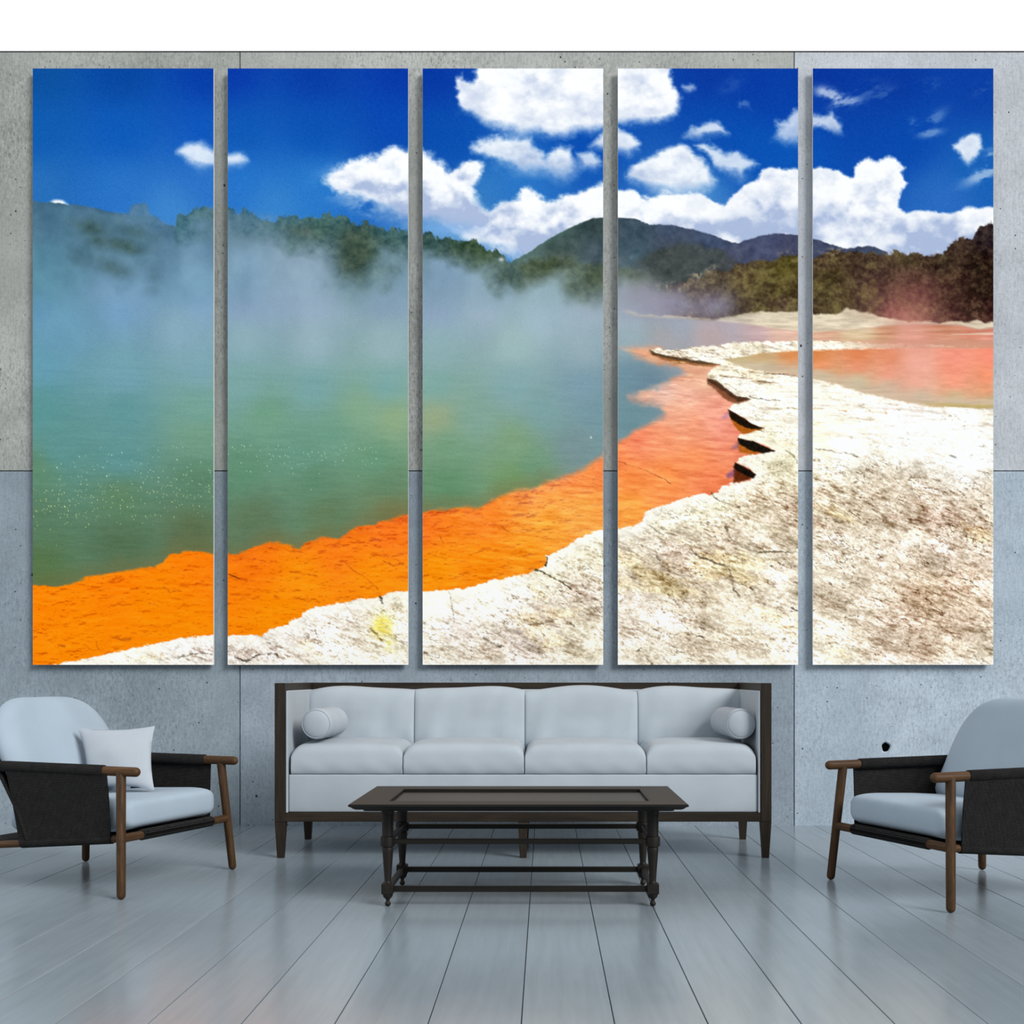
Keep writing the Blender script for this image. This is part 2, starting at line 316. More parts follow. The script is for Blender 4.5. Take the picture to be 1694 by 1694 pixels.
    orange = field([(70,1000,255,134,4),(120,1060,255,138,2),(200,960,255,130,6),(250,1000,255,138,2),(340,940,255,128,8),(300,1040,255,139,2),(420,930,250,122,12),(500,960,255,144,10),(460,1020,255,142,2),
                    (560,910,252,126,20),(640,880,252,120,26),(620,950,255,144,10),(700,870,250,120,30),(720,940,255,148,10),(800,860,254,136,40),(800,930,255,142,14),(880,820,255,156,72),(900,870,255,168,58),(870,920,255,150,26),
                    (960,790,255,146,74),(960,840,255,174,78),(1010,760,251,134,76),(1040,790,255,148,74),(1040,840,255,166,70),(1060,730,247,138,100),(1100,790,255,150,78),(1100,720,249,154,110),(1150,760,249,144,88),(1180,790,241,126,78),(1150,710,249,164,124),(1110,690,247,180,146),
                    (1180,680,241,158,136),(1140,650,245,186,162),(1100,650,231,190,172),(1170,630,239,188,156),(1150,615,229,170,136),(1110,595,205,144,104),(1060,580,237,172,134),(1210,720,241,144,118),(1215,750,239,138,100),(1190,700,245,158,136)], 40)
    rip = fbm(26, 5, 4, 43, .6, .06) - .5
    orange = orange + ((rip * 46) * sstep(520, 900, X) + (rip * 22))[..., None] * col(.7, 1, .85)
    hl = sstep(.6, .8, fbm(36, 6, 3, 44, .6, .08)) * blob(1145, 655, 60, 50)
    orange = orange + (hl * 34)[..., None]
    # crumbly ledges: dark scallop lines
    def relief(sx, sy, octv, seed, gain, rot, dx, dy):
        return fbm(sx, sy, octv, seed, gain, rot, X - dx, Y - dy) - fbm(sx, sy, octv, seed, gain, rot, X + dx, Y + dy)
    e1 = relief(34, 13, 4, 45, .6, -.06, .5, 1.3); e2 = relief(15, 7, 3, 47, .6, .1, .4, 1.1)
    amt = sstep(1150, 900, X) * (.35 + .65 * fbm(90, 50, 3, 46))
    dkl = sstep(.07, .19, e1) * .8 + sstep(.09, .24, e2) * .5
    ltl = sstep(.05, .16, -e1) * .7
    orange = orange - (np.clip(dkl, 0, 1.2) * amt)[..., None] * col(58, 58, 8) + (ltl * amt)[..., None] * col(4, 12, 8)
    nearedge = sstep(26, 2, d1) * sstep(300, 420, X) * (X < 960)
    orange = orange - (nearedge * (leaf - .3) * 40)[..., None] * col(1, 1, -.4)
    over(orange, m)
    # murky zone where the shelf drops off
    over(col(122, 108, 62), sstep(-34, -4, d1) * (1 - m) * 1.0 * .42 * (.4 + fbm(50, 20, 3, 49)) * sstep(980, 860, X))
    # specks of bubbles on the pool
    rs = np.random.RandomState(77)
    for k in range(430):
        if k < 330:
            cx = 54 + 300 * rs.rand(); cy = 838 - 30 * (cx - 54) / 300 + rs.randn() * 26 - (8 if rs.rand() < .3 else 0) * rs.rand() * 10
        else:
            cx = 376 + 250 * rs.rand(); cy = 748 + rs.randn() * 20
        if not (735 < cy < 905):
            continue
        i = int((cx - xs[0]) / PITCH); j = int((cy - ys[0]) / PITCH)
        if 0 < i < W - 1 and 0 < j < H - 2:
            c = col(206, 216, 150) if cy > 800 else col(188, 222, 178)
            k_ = .35 + .6 * rs.rand()
            img[j, i] += (c - img[j, i]) * k_
            if rs.rand() < .4:
                img[j + 1, i] += (c - img[j + 1, i]) * k_ * .7
    over(col(240, 240, 240), blob(977, 723, 1.3, 1.6))

    # ------------------------------------------------------------ white sinter terrace
    pts = [(1074,579),(1085,577),(1110,578),(1140,576),(1160,573),(1180,572),(1205,567),(1235,566),(1270,565),(1300,564),(1345,563),(1420,566),(1500,568),(1660,575),(1660,1110),(60,1110),(88,1100),
           (120,1092),(150,1088),(175,1082),(210,1073),(240,1067),(270,1062),(295,1056),(320,1052),(353,1049),(376,1050),(400,1051),(432,1049),(447,1040),(470,1034),(492,1022),(506,1011),(525,1003),(560,997),(600,990),(627,987),
           (633,981),(660,978),(700,977),(740,975),(775,972),(800,965),(818,958),(855,952),(885,944),(902,937),(905,920),(915,913),(940,902),(958,890),(978,880),(998,876),(1022,874),(1050,870),(1060,860),(1068,850),(1080,838),
           (1100,834),(1140,821),(1165,815),(1174,818),(1190,812),(1200,802),(1215,799),(1240,793),(1250,783),(1240,774),(1226,768),(1217,763),(1222,757),(1240,752),(1260,748),(1281,745),(1270,738),(1245,729),(1221,725),(1226,718),(1240,711),(1262,706),
           (1245,702),(1232,692),(1215,682),(1204,675),(1212,669),(1227,664),(1240,660),(1218,657),(1207,648),(1196,640),(1186,632),(1172,626),(1172,619),(1180,609),(1192,604),(1170,601),(1150,597),(1120,592),(1098,588),(1082,583)]
    nr = fbm(9, 6, 4, 51, .6) - .5
    rd = sd(pts, nr * 9, nr * 7 + n5 * 3)
    rock = sstep(-1.2, 1.4, rd)
    g1 = fbm(5, 3, 3, 52, .65, .35); g2 = fbm(16, 7, 4, 53, .6, .4); g3 = fbm(60, 34, 4, 54, .55, .45); g4 = fbm(2.6, 2.2, 2, 55); g5 = fbm(130, 60, 3, 56, .5, .3)
    far_ = sstep(820, 660, Y)
    base = field([(1250,600,244,236,218),(1240,660,250,246,234),(1320,680,254,252,240),(1280,740,246,240,214),(1400,740,254,253,246),(1500,720,255,255,252),(1600,760,255,255,255),(1560,700,254,253,245),(1400,690,253,250,236),(1350,720,252,248,222),
                  (1300,780,236,230,204),(1250,830,222,208,184),(1300,850,204,188,166),(1360,800,236,226,204),(1400,840,206,190,168),(1460,820,216,202,182),(1520,840,204,188,168),(1600,850,198,180,160),(1630,830,220,206,188),
                  (1400,900,226,214,196),(1480,900,222,208,190),(1560,920,216,200,184),(1620,920,226,210,194),(1540,980,196,172,144),(1600,960,202,178,154),(1400,1000,224,210,192),(1480,1060,214,196,178),(1560,1060,204,184,162),(1620,1080,218,204,186),(1380,1080,238,230,212),
                  (1100,860,232,226,206),(1060,900,222,212,196),(1120,920,206,192,174),(1180,840,238,232,208),(1200,900,214,202,182),(1250,900,220,208,190),(1280,960,222,210,192),(1100,960,204,190,170),(1180,980,218,204,184),(1060,1000,226,214,202),(1150,1040,226,212,194),(1260,1060,230,218,200),(1100,1080,240,230,214),(1300,1080,236,224,208),
                  (900,960,240,234,214),(960,920,238,232,210),(960,980,214,202,186),(900,1010,214,202,190),(960,1060,226,216,196),(860,1060,224,212,204),(800,990,248,246,232),(720,990,252,250,238),(760,1040,228,218,210),(720,1080,232,224,208),(820,1090,232,220,206),
                  (640,1000,232,224,204),(660,1060,236,230,212),(560,1010,226,216,206),(500,1070,226,216,206),(440,1060,228,220,212),(420,1080,206,192,182),(560,1080,236,228,212),(460,1050,240,234,230),(340,1070,222,212,206),(280,1080,234,228,222),(200,1090,240,236,226),(120,1098,246,242,230)], 34)
    tx = (g1 - .5) * 76 + (g2 - .5) * 84 + (g3 - .5) * 110 + (g4 - .5) * 56
    whiteness = sstep(226, 252, base[..., 1])
    tx = tx * (1 - .72 * whiteness) + 22
    er = relief(26, 11, 4, 64, .62, .42, .9, 1.5); er2 = relief(60, 26, 3, 65, .5, .35, 1.5, 2.4)
    shd = sstep(.05, .24, er) * (.5 + .9 * sstep(.42, .62, g3)) + sstep(.04, .14, er2) * .6
    lit_ = sstep(.04, .2, -er) * .5 + sstep(.04, .14, -er2) * .4
    rk = base * col(1.0, .99, .965) + (tx * 1.12)[..., None] * col(1, 1.02, 1.08)
    rk = rk + ((lit_ * 22 - np.clip(shd, 0, 1.4) * 40) * (1 - .85 * whiteness))[..., None] * col(1, 1.05, 1.15)
    rr = 1 - np.abs(fbm(46, 14, 4, 57, .6, .5) - .5) * 2
    crack = sstep(.955, .995, rr) * sstep(.45, .62, fbm(70, 40, 3, 58)) * sstep(.3, .55, g2)
    rr2 = 1 - np.abs(fbm(15, 5, 3, 59, .6, .55) - .5) * 2
    pit = sstep(.62, .8, fbm(7, 3.2, 3, 60, .6, .5)) * sstep(.42, .66, g3 + (g2 - .5) * .6)
    dk = np.clip(crack * .85 + sstep(.95, .99, rr2) * .35 * sstep(.5, .65, g3) + pit * .75, 0, 1) * (1 - .75 * whiteness)
    rk = rk - dk[..., None] * col(128, 136, 138)
    strat = sstep(.6, .8, fbm(46, 7, 4, 61, .6, .3)) * np.clip(blob(1400, 830, 120, 40) + blob(1330, 845, 70, 30) + blob(1520, 860, 110, 40), 0, 1)
    rk = rk - strat[..., None] * col(70, 78, 82)
    sk = fbm(15, 3.4, 4, 66, .62, .34); sk2 = fbm(24, 5, 4, 67, .62, .5); skp = fbm(64, 24, 4, 68, .55, .3)
    zone = np.clip(blob(1400, 822, 90, 26, .2) + blob(1530, 852, 110, 26, .2) + blob(1360, 850, 60, 30) + .7 * blob(1130, 905, 90, 30, .3) + .7 * blob(1250, 850, 90, 30) + .6 * blob(1560, 985, 90, 40) + .5 * blob(1230, 930, 110, 40) + .5 * blob(960, 980, 60, 40) + .5 * blob(1460, 1060, 140, 40), 0, 1)
    stk = sstep(.54, .7, sk) * (.25 + .75 * sstep(.42, .6, skp + .22 * zone)) + sstep(.57, .72, sk2) * zone * .8
    rk = rk - (np.clip(stk, 0, 1.3) * (1 - .8 * whiteness))[..., None] * col(52, 60, 64)
    rk = rk + (sstep(.5, .62, fbm(52, 22, 4, 69, .5, .3)) * .9 * (1 - whiteness))[..., None] * col(22, 24, 24)
    rk = rk - (sstep(.5, .66, skp) * zone)[..., None] * col(22, 30, 30)
    fs = fbm(44, 3.2, 4, 70, .65, .1)
    rk = rk - (sstep(.5, .66, fs) * np.clip(blob(1250, 622, 90, 18) + blob(1150, 585, 60, 12) + .8 * blob(1360, 612, 60, 14) + .6 * blob(1270, 592, 80, 10), 0, 1))[..., None] * col(92, 106, 108)
    ol = sstep(.56, .74, g5 + (g2 - .5) * .4) * (1 - whiteness)
    rk = rk + ol[..., None] * col(0, -4, -22)
    rk = rk - (sstep(.68, .8, fbm(9, 3.5, 3, 62, .6, .15)) * sstep(.4, .6, g3) * whiteness * sstep(640, 690, Y))[..., None] * col(62, 64, 72)
    rk = rk - (sstep(.5, .75, fbm(40, 4, 4, 63, .6, .08)) * far_ * .8)[..., None] * col(46, 52, 50)
    img[...] = img + (rk - img) * rock[..., None]
    # pale rim along the water
    rimm = sstep(26, 4, rd) * sstep(.3, .55, g3 + .12) * rock * sstep(700, 780, Y)
    over(col(255, 254, 244), rimm * .75)
    # individual cracks and stains
    def stroke(pts, w, c, a, wob=3.0):
        P = np.array(pts, f32)
        dd = np.full((H, W), 1e6, f32)
        x0, x1 = P[:, 0].min() - 14, P[:, 0].max() + 14; y0, y1 = P[:, 1].min() - 14, P[:, 1].max() + 14
        i0, i1 = np.searchsorted(xs, [x0, x1]); j0, j1 = np.searchsorted(ys, [y0, y1])
        sl = (slice(j0, j1), slice(i0, i1))
        x = X[sl] + nr[sl] * wob * 2; y = Y[sl] + n5[sl] * wob * 2
        q = np.full(x.shape, 1e6, f32)
        for k in range(len(P) - 1):
            ax, ay = P[k]; ex, ey = P[k + 1] - P[k]
            t = np.clip(((x - ax) * ex + (y - ay) * ey) / (ex * ex + ey * ey + 1e-6), 0, 1)
            q = np.minimum(q, np.hypot(x - ax - t * ex, y - ay - t * ey))
        al = sstep(w * .62, w * .12, q + (g1[sl] - .5) * w * .9) * a * (.35 + .65 * sstep(.36, .56, g2[sl]))
        img[sl] = img[sl] + (np.asarray(c, f32) - img[sl]) * al[..., None]
    for pts_, w_, c_, a_ in [
        ([(627,985),(634,996)], 4, (40,34,24), .95), ([(886,942),(905,950),(928,962),(945,975)], 3, (70,62,44), .85), ([(902,935),(906,922)], 3.4, (30,26,18), .9),
        ([(743,978),(748,1002),(752,1028)], 2.4, (120,112,96), .7), ([(290,1088),(312,1082),(335,1078),(350,1082)], 4, (120,108,90), .8), ([(390,1088),(410,1092),(430,1082),(458,1080),(462,1088)], 4, (60,50,36), .85),
        ([(874,1032),(900,1030),(920,1024)], 5, (110,84,54), .75), ([(935,1026),(950,1035)], 4, (60,46,36), .8), ([(802,1056),(815,1064),(826,1070)], 5, (66,54,40), .8),
        ([(1176,816),(1186,824),(1200,832),(1225,838)], 3.4, (84,70,48), .85), ([(1075,868),(1098,884)], 2.5, (120,110,80), .7), ([(1200,872),(1212,894),(1228,904),(1250,912),(1290,912),(1316,912)], 4, (92,80,54), .75),
        ([(1138,912),(1160,920),(1182,930),(1204,936)], 4, (70,60,44), .8), ([(1205,940),(1212,960),(1214,975),(1222,984)], 4, (76,66,48), .8), ([(1092,926),(1086,918)], 4, (70,60,50), .7), ([(1308,1004),(1320,1010)], 3, (60,50,40), .8),
        ([(1156,1050),(1166,1052)], 3, (30,26,20), .9), ([(1070,1088),(1080,1096)], 4, (80,70,30), .8), ([(1060,1072),(1056,1075)], 4, (60,60,40), .8),
        ([(1552,950),(1575,951),(1600,958),(1618,970)], 2.2, (120,100,72), .8), ([(1555,976),(1580,976),(1605,988)], 2.2, (130,104,70), .7), ([(1480,790),(1500,793),(1516,800)], 2.4, (150,136,90), .8), ([(1530,806),(1550,810)], 2.6, (70,50,36), .8),
        ([(1345,675),(1365,676)], 2.6, (196,168,110), .8), ([(1388,678),(1400,679)], 3, (206,158,90), .8), ([(1440,680),(1468,684)], 3, (196,152,96), .8), ([(1270,674),(1318,676)], 2.4, (176,150,96), .8), ([(1410,690),(1440,694)], 2.2, (190,170,120), .6),
        ([(1395,747),(1418,754)], 3.4, (96,80,60), .8), ([(1350,742),(1395,748)], 2.4, (140,122,96), .7), ([(1572,752),(1580,755)], 3, (120,116,110), .7), ([(1300,745),(1312,752),(1318,765)], 3, (120,110,80), .7), ([(1240,655),(1262,660),(1290,662)], 2.2, (70,60,44), .7),
        ([(376,1046),(386,1050)], 2.2, (150,90,40), .6), ([(378,950),(396,957)], 2.6, (120,50,10), .9), ([(1000,752),(1040,768),(1080,782),(1110,800)], 2, (150,60,30), .6), ([(570,930),(590,945),(610,958),(626,975)], 3.4, (206,92,12), .75), ([(832,872),(848,884)], 2.2, (160,80,20), .8), ([(728,885),(735,900)], 2.2, (190,80,14), .8),
        ([(165,975),(170,975)], 4, (200,90,10), .8), ([(185,1054),(200,1058),(215,1056)], 4, (196,96,14), .8), ([(98,1066),(108,1068)], 4, (190,90,14), .8), ([(138,1064),(148,1072)], 4, (200,100,10), .7), ([(160,1062),(163,1072)], 3.4, (200,100,10), .7), ([(250,1034),(266,1035)], 3, (206,100,10), .8),
        ([(245,996),(262,1000)], 3, (206,104,10), .8), ([(270,972),(282,978),(300,977)], 2.6, (200,100,14), .8), ([(480,945),(500,948),(524,952)], 3, (206,96,10), .8), ([(634,928),(650,934),(668,930)], 3, (200,90,14), .8), ([(455,985),(462,988)], 5, (210,100,10), .7), ([(715,916),(732,922)], 3.4, (180,84,12), .8)]:
        stroke(pts_, w_, col(*c_), a_)
    # sulphur patch
    a = np.clip(blob(632, 1035, 15, 17, .3) * 1.5 + blob(645, 1062, 8, 12) * .9, 0, 1) * sstep(.3, .6, g2 + .1)
    over(col(244, 226, 96) + ((g1 - .5) * 90)[..., None], np.clip(a, 0, 1) * .85 * rock)
    stroke([(612,1038),(622,1048),(632,1056)], 4, col(120, 90, 30), .8)

    # dark undercut edges with their reflections
    def under(pts, c, soft=1.4, a=1.0, wob=4):
        over(col(*c) + ((g4 - .5) * 26)[..., None], sstep(-soft, soft, sd(pts, nr * wob, n5 * wob)) * a)
    under([(1203,680),(1214,686),(1240,700),(1262,708),(1240,716),(1228,718),(1215,704)], (176,92,20), 2)
    under([(1204,676),(1214,682),(1232,693),(1244,701),(1264,707),(1243,710),(1224,702),(1207,690)], (26,16,8))
    under([(1219,732),(1222,748),(1240,751),(1262,748),(1240,740)], (182,98,26), 2)
    under([(1220,724),(1245,729),(1268,739),(1282,745),(1262,750),(1240,744),(1222,734)], (24,18,12))
    under([(1213,770),(1228,778),(1248,786),(1236,794),(1214,798),(1213,782)], (96,40,14), 2)
    under([(1216,763),(1228,770),(1240,776),(1251,784),(1246,790),(1230,784),(1214,775)], (22,14,8))
    under([(1170,626),(1186,632),(1196,641),(1208,650),(1222,657),(1240,660),(1222,668),(1208,664),(1196,656),(1184,644),(1170,636)], (124,72,44), 2, .9)
    under([(1172,625),(1186,629),(1197,638),(1207,647),(1219,655),(1243,659),(1222,664),(1206,654),(1192,644),(1172,631)], (70,46,30), 1.6, .9)
    under([(1074,579),(1084,584),(1100,588),(1132,592),(1160,598),(1192,603),(1178,607),(1150,604),(1120,600),(1094,594),(1076,584)], (150,92,50), 2, .85)
    under([(1074,578),(1085,583),(1100,587),(1132,592),(1160,597),(1192,603),(1160,602),(1130,597),(1100,592),(1080,586)], (78,60,40), 1.4, .9)
    stroke([(1112,597),(1134,600)], 2.2, col(236, 214, 140), .9, 1)
    under([(1195,688),(1205,682),(1204,690),(1196,692)], (172,124,176), 4, .7); under([(1212,738),(1222,732),(1221,742),(1210,742)], (150,98,130), 4, .8); under([(1202,784),(1214,776),(1214,788),(1204,790)], (132,78,120), 4, .85)
    stroke([(1244,706),(1262,712),(1292,716)], 2, col(60, 50, 30), .8)

    # ------------------------------------------------------------ hot pink side pool
    lake = [(1198,596),(1230,588),(1262,583),(1320,580),(1400,577),(1500,574),(1660,572),(1660,675),(1600,674),(1540,672),(1500,666),(1460,656),(1430,650),(1410,644),(1396,640),(1370,632),(1320,620),(1262,614),(1225,606)]
    ld = sd(lake, nr * 14, n5 * 5)
    lm = sstep(-2, 3, ld)
    lk = field([(1220,598,198,178,132),(1260,592,206,168,120),(1260,606,200,186,152),(1310,588,220,140,82),(1310,606,216,168,128),(1350,586,216,134,74),(1360,604,238,150,104),(1360,622,206,182,146),(1420,586,222,130,82),(1420,606,236,152,116),(1420,630,204,190,156),(1470,590,226,140,100),
                (1470,615,240,160,128),(1470,640,206,188,160),(1520,600,246,182,160),(1520,630,242,178,152),(1520,655,208,194,166),(1580,590,244,150,128),(1580,610,246,152,124),(1580,630,248,160,130),(1580,658,210,182,142),(1640,590,246,144,118),(1640,620,248,150,112),(1640,645,240,158,120),
                (1640,662,200,168,120),(1640,668,204,166,134)], 18)
    lk = lk + ((fbm(18, 4, 4, 71, .6) - .5) * 26)[..., None]
    over(lk, lm)
    rimb = sstep(24, 8, ld + (fine * 10)) * lm * sstep(598, 612, Y + (X < 1300) * 6)
    over(col(206, 187, 162) + ((fbm(40, 3, 3, 74, .6) - .5) * 40)[..., None], rimb * .75)
    over(col(186, 164, 92) + ((fbm(30, 3, 3, 75, .6) - .5) * 60)[..., None], sstep(9, 2, ld) * lm * sstep(1500, 1580, X) * sstep(650, 662, Y) * .8)
    over(col(206, 150, 124), sstep(1380, 1460, X) * sstep(560, 563, Y) * sstep(578, 574, Y) * .75)
    wl = sstep(.62, .74, fbm(90, 4, 4, 72, .6)) * sstep(6, -2, np.abs(Y - 568) - 8) * sstep(1180, 1230, X) * sstep(1480, 1400, X)
    over(col(244, 236, 208), wl * .8)
    over(col(240, 232, 206), sstep(.6, .75, fbm(90, 3, 3, 73, .6)) * sstep(4, 0, np.abs(Y - 551) - 3) * sstep(1330, 1360, X) * .6)
    # pink steam column
    a = np.clip(blob(1512, 570, 34, 50) * .8 + blob(1506, 515, 40, 34) * .5 + blob(1500, 620, 46, 46) * .42 + blob(1560, 525, 70, 18) * .35 + blob(1460, 512, 46, 18) * .25, 0, 1) * (.45 + 1.1 * (st2 - .2) * (.5 + st3))
    over(col(226, 150, 134), np.clip(a, 0, 1) * .66 * sstep(455, 545, Y))
    over(col(142, 88, 78), np.clip(blob(1495, 488, 74, 34), 0, 1) * .38 * (.4 + st3))
    img += ((np.random.RandomState(8).rand(H, W).astype(f32) - .5) * 5)[..., None]
    return xs, ys, np.clip(img, 0, 255)
# ---------------------------------------------------------------- helpers
import bpy, bmesh, math, random
from mathutils import Vector, Matrix
PI = math.pi
sc = bpy.context.scene
COL = sc.collection
R = random.Random(4)


def link(name, me, mat=None, parent=None):
    o = bpy.data.objects.new(name, me)
    COL.objects.link(o)
    if mat is not None:
        me.materials.append(mat)
    if parent is not None:
        o.parent = parent
    return o


def obj(name, bm, mat=None, parent=None, smooth=None):
    """smooth: None = flat, otherwise the angle in degrees under which edges stay smooth"""
    bmesh.ops.recalc_face_normals(bm, faces=bm.faces)
    me = bpy.data.meshes.new(name)
    if smooth is not None:
        for f in bm.faces:
            f.smooth = True
        for e in bm.edges:
            if len(e.link_faces) == 2 and e.calc_face_angle(0) > math.radians(smooth):
                e.smooth = False
    bm.to_mesh(me)
    bm.free()
    return link(name, me, mat, parent)


def empty(name, loc, rotz=0.0):
    o = bpy.data.objects.new(name, None)
    COL.objects.link(o)
    o.location = loc
    o.rotation_euler = (0, 0, rotz)
    o.empty_display_size = 0.1
    return o


def tag(o, label=None, cat=None, group=None, kind=None):
    for k, v in (('label', label), ('category', cat), ('group', group), ('kind', kind)):
        if v:
            o[k] = v
    return o


def box(bm, x0, x1, y0, y1, z0, z1, bevel=0.0, seg=2):
    vs = [bm.verts.new((x, y, z)) for x in (x0, x1) for y in (y0, y1) for z in (z0, z1)]
    q = [(0, 1, 3, 2), (4, 6, 7, 5), (0, 4, 5, 1), (2, 3, 7, 6), (0, 2, 6, 4), (1, 5, 7, 3)]
    fs = [bm.faces.new([vs[i] for i in f]) for f in q]
    if bevel > 0:
        es = list({e for f in fs for e in f.edges})
        bmesh.ops.bevel(bm, geom=es, offset=bevel, segments=seg, affect='EDGES', profile=0.5, clamp_overlap=True)
    return bm


def tube(bm, pts, rad, n=16, caps=True, dome=False):
    """swept round bar through pts; rad = number or one per point; dome rounds the ends"""
    P = [Vector(p) for p in pts]
    rs = list(rad) if hasattr(rad, '__len__') else [rad] * len(P)
    if dome:
        d0 = (P[0] - P[1]).normalized(); d1 = (P[-1] - P[-2]).normalized()
        A = [(P[0] + d0 * rs[0] * math.sin(a) - d0 * 0, rs[0] * math.cos(a)) for a in (1.45, 1.15, .75, .38)]
        B = [(P[-1] + d1 * rs[-1] * math.sin(a), rs[-1] * math.cos(a)) for a in (.38, .75, 1.15, 1.45)]
        P = [a[0] for a in A] + P + [b[0] for b in B]
        rs = [a[1] for a in A] + rs + [b[1] for b in B]
    rings = []
    up = None
    for i, p in enumerate(P):
        t = (P[min(i + 1, len(P) - 1)] - P[max(i - 1, 0)]).normalized()
        if up is None:
            up = Vector((0, 0, 1)) if abs(t.z) < .9 else Vector((1, 0, 0))
        a = t.cross(up).normalized()
        b = a.cross(t).normalized()
        up = b
        rings.append([bm.verts.new(p + (a * math.cos(2 * PI * k / n) + b * math.sin(2 * PI * k / n)) * rs[i]) for k in range(n)])
    for r0, r1 in zip(rings, rings[1:]):
        for k in range(n):
            bm.faces.new((r0[k], r0[(k + 1) % n], r1[(k + 1) % n], r1[k]))
    if caps:
        bm.faces.new(rings[0][::-1])
        bm.faces.new(rings[-1])
    return bm


def lathe(bm, prof, n=20, cx=0, cy=0):
    rings = [[bm.verts.new((cx + r * math.cos(2 * PI * k / n), cy + r * math.sin(2 * PI * k / n), z)) for k in range(n)] for r, z in prof]
    for r0, r1 in zip(rings, rings[1:]):
        for k in range(n):
            bm.faces.new((r0[k], r0[(k + 1) % n], r1[(k + 1) % n], r1[k]))
    bm.faces.new(rings[0][::-1]); bm.faces.new(rings[-1])
    return bm


def hsh(*a):
    return (math.sin(sum(v * k for v, k in zip(a, (12.9898, 78.233, 37.719)))) * 43758.5453) % 1.0


# ---------------------------------------------------------------- materials
def srgb(r, g, b):
    f = lambda c: (c / 255 / 12.92) if c / 255 <= .04045 else ((c / 255 + .055) / 1.055) ** 2.4
    return (f(r), f(g), f(b), 1)


class NT:
    def __init__(self, name):
        self.m = bpy.data.materials.new(name)
        self.m.use_nodes = True
        self.t = self.m.node_tree
        self.b = self.t.nodes['Principled BSDF']

    def n(self, typ, **kw):
        nd = self.t.nodes.new(typ)
        for k, v in kw.items():
            if k.startswith('_'):
                nd.inputs[k[1:].replace('_', ' ')].default_value = v
            else:
                setattr(nd, k, v)
        return nd

    def l(self, a, b):
        self.t.links.new(a, b)

    def coord(self, scale=(1, 1, 1), out='Object'):
        c = self.n('ShaderNodeTexCoord')
        mp = self.n('ShaderNodeMapping')
        mp.inputs['Scale'].default_value = scale
        self.l(c.outputs[out], mp.inputs['Vector'])
        return mp.outputs['Vector']

    def noise(self, vec, scale, detail=4, rough=.55, dist=0.0):
        nd = self.n('ShaderNodeTexNoise')
        nd.inputs['Scale'].default_value = scale
        nd.inputs['Detail'].default_value = detail
        nd.inputs['Roughness'].default_value = rough
        nd.inputs['Distortion'].default_value = dist
        self.l(vec, nd.inputs['Vector'])
        return nd.outputs['Fac']

    def ramp(self, fac, stops):
        nd = self.n('ShaderNodeValToRGB')
        els = nd.color_ramp.elements
        while len(els) < len(stops):
            els.new(.5)
        for e, (p, c) in zip(els, stops):
            e.position = p
            e.color = c if hasattr(c, '__len__') else (c, c, c, 1)
        self.l(fac, nd.inputs['Fac'])
        return nd.outputs['Color']

    def mix(self, fac, a, b, mode='MIX'):
        nd = self.n('ShaderNodeMix', data_type='RGBA', blend_type=mode)
        for sock, v in ((nd.inputs[0], fac), (nd.inputs[6], a), (nd.inputs[7], b)):
            if isinstance(v, (float, int)):
                sock.default_value = v
            elif hasattr(v, '__len__'):
                sock.default_value = v
            else:
                self.l(v, sock)
        return nd.outputs[2]

    def math(self, op, a, b=None):
        nd = self.n('ShaderNodeMath', operation=op)
        for i, v in enumerate((a, b)):
            if v is None:
                continue
            if isinstance(v, (float, int)):
                nd.inputs[i].default_value = v
            else:
                self.l(v, nd.inputs[i])
        return nd.outputs[0]

    def bump(self, h, strength=.3, dist=.01):
        nd = self.n('ShaderNodeBump')
        nd.inputs['Strength'].default_value = strength
        nd.inputs['Distance'].default_value = dist
        self.l(h, nd.inputs['Height'])
        self.l(nd.outputs['Normal'], self.b.inputs['Normal'])

    def base(self, c):
        if hasattr(c, '__len__'):
            self.b.inputs['Base Color'].default_value = c
        else:
            self.l(c, self.b.inputs['Base Color'])

    def set(self, rough=.6, spec=.5, **kw):
        self.b.inputs['Roughness'].default_value = rough
        self.b.inputs['Specular IOR Level'].default_value = spec
        return self


def wood(name, dark, mid, light, along='x', scale=1.0, rough=.55):
    m = NT(name)
    s = [14, 14, 14]
    s['xyz'.index(along)] = .9
    v = m.coord([k * scale for k in s])
    g = m.noise(v, 3.0, 6, .6, .6)
    f = m.noise(m.coord([k * scale * (5 if k > 1 else 3) for k in s]), 3.0, 3, .6)
    c = m.ramp(g, [(.3, dark), (.5, mid), (.72, light)])
    c2 = m.mix(m.ramp(f, [(.42, 0), (.62, .55)]), c, dark)
    m.base(c2)
    m.bump(f, .12, .002)
    m.set(rough, .22)
    return m.m


def cloth(name, c, weave=900.0, bumpy=.15, mott=.06, sheen=.2):
    m = NT(name)
    v = m.coord()
    n1 = m.noise(v, 6, 3)
    n2 = m.noise(v, weave, 2)
    c0 = tuple(x * (1 - mott) for x in c[:3]) + (1,)
    c1 = tuple(min(1, x * (1 + mott)) for x in c[:3]) + (1,)
    m.base(m.mix(m.ramp(n1, [(.35, 0), (.65, 1)]), c0, c1))
    h = m.math('ADD', m.math('MULTIPLY', n2, .25), m.noise(v, 14, 3))
    m.bump(h, bumpy, .004)
    m.set(.85, .2)
    m.b.inputs['Sheen Weight'].default_value = .05
    return m.m


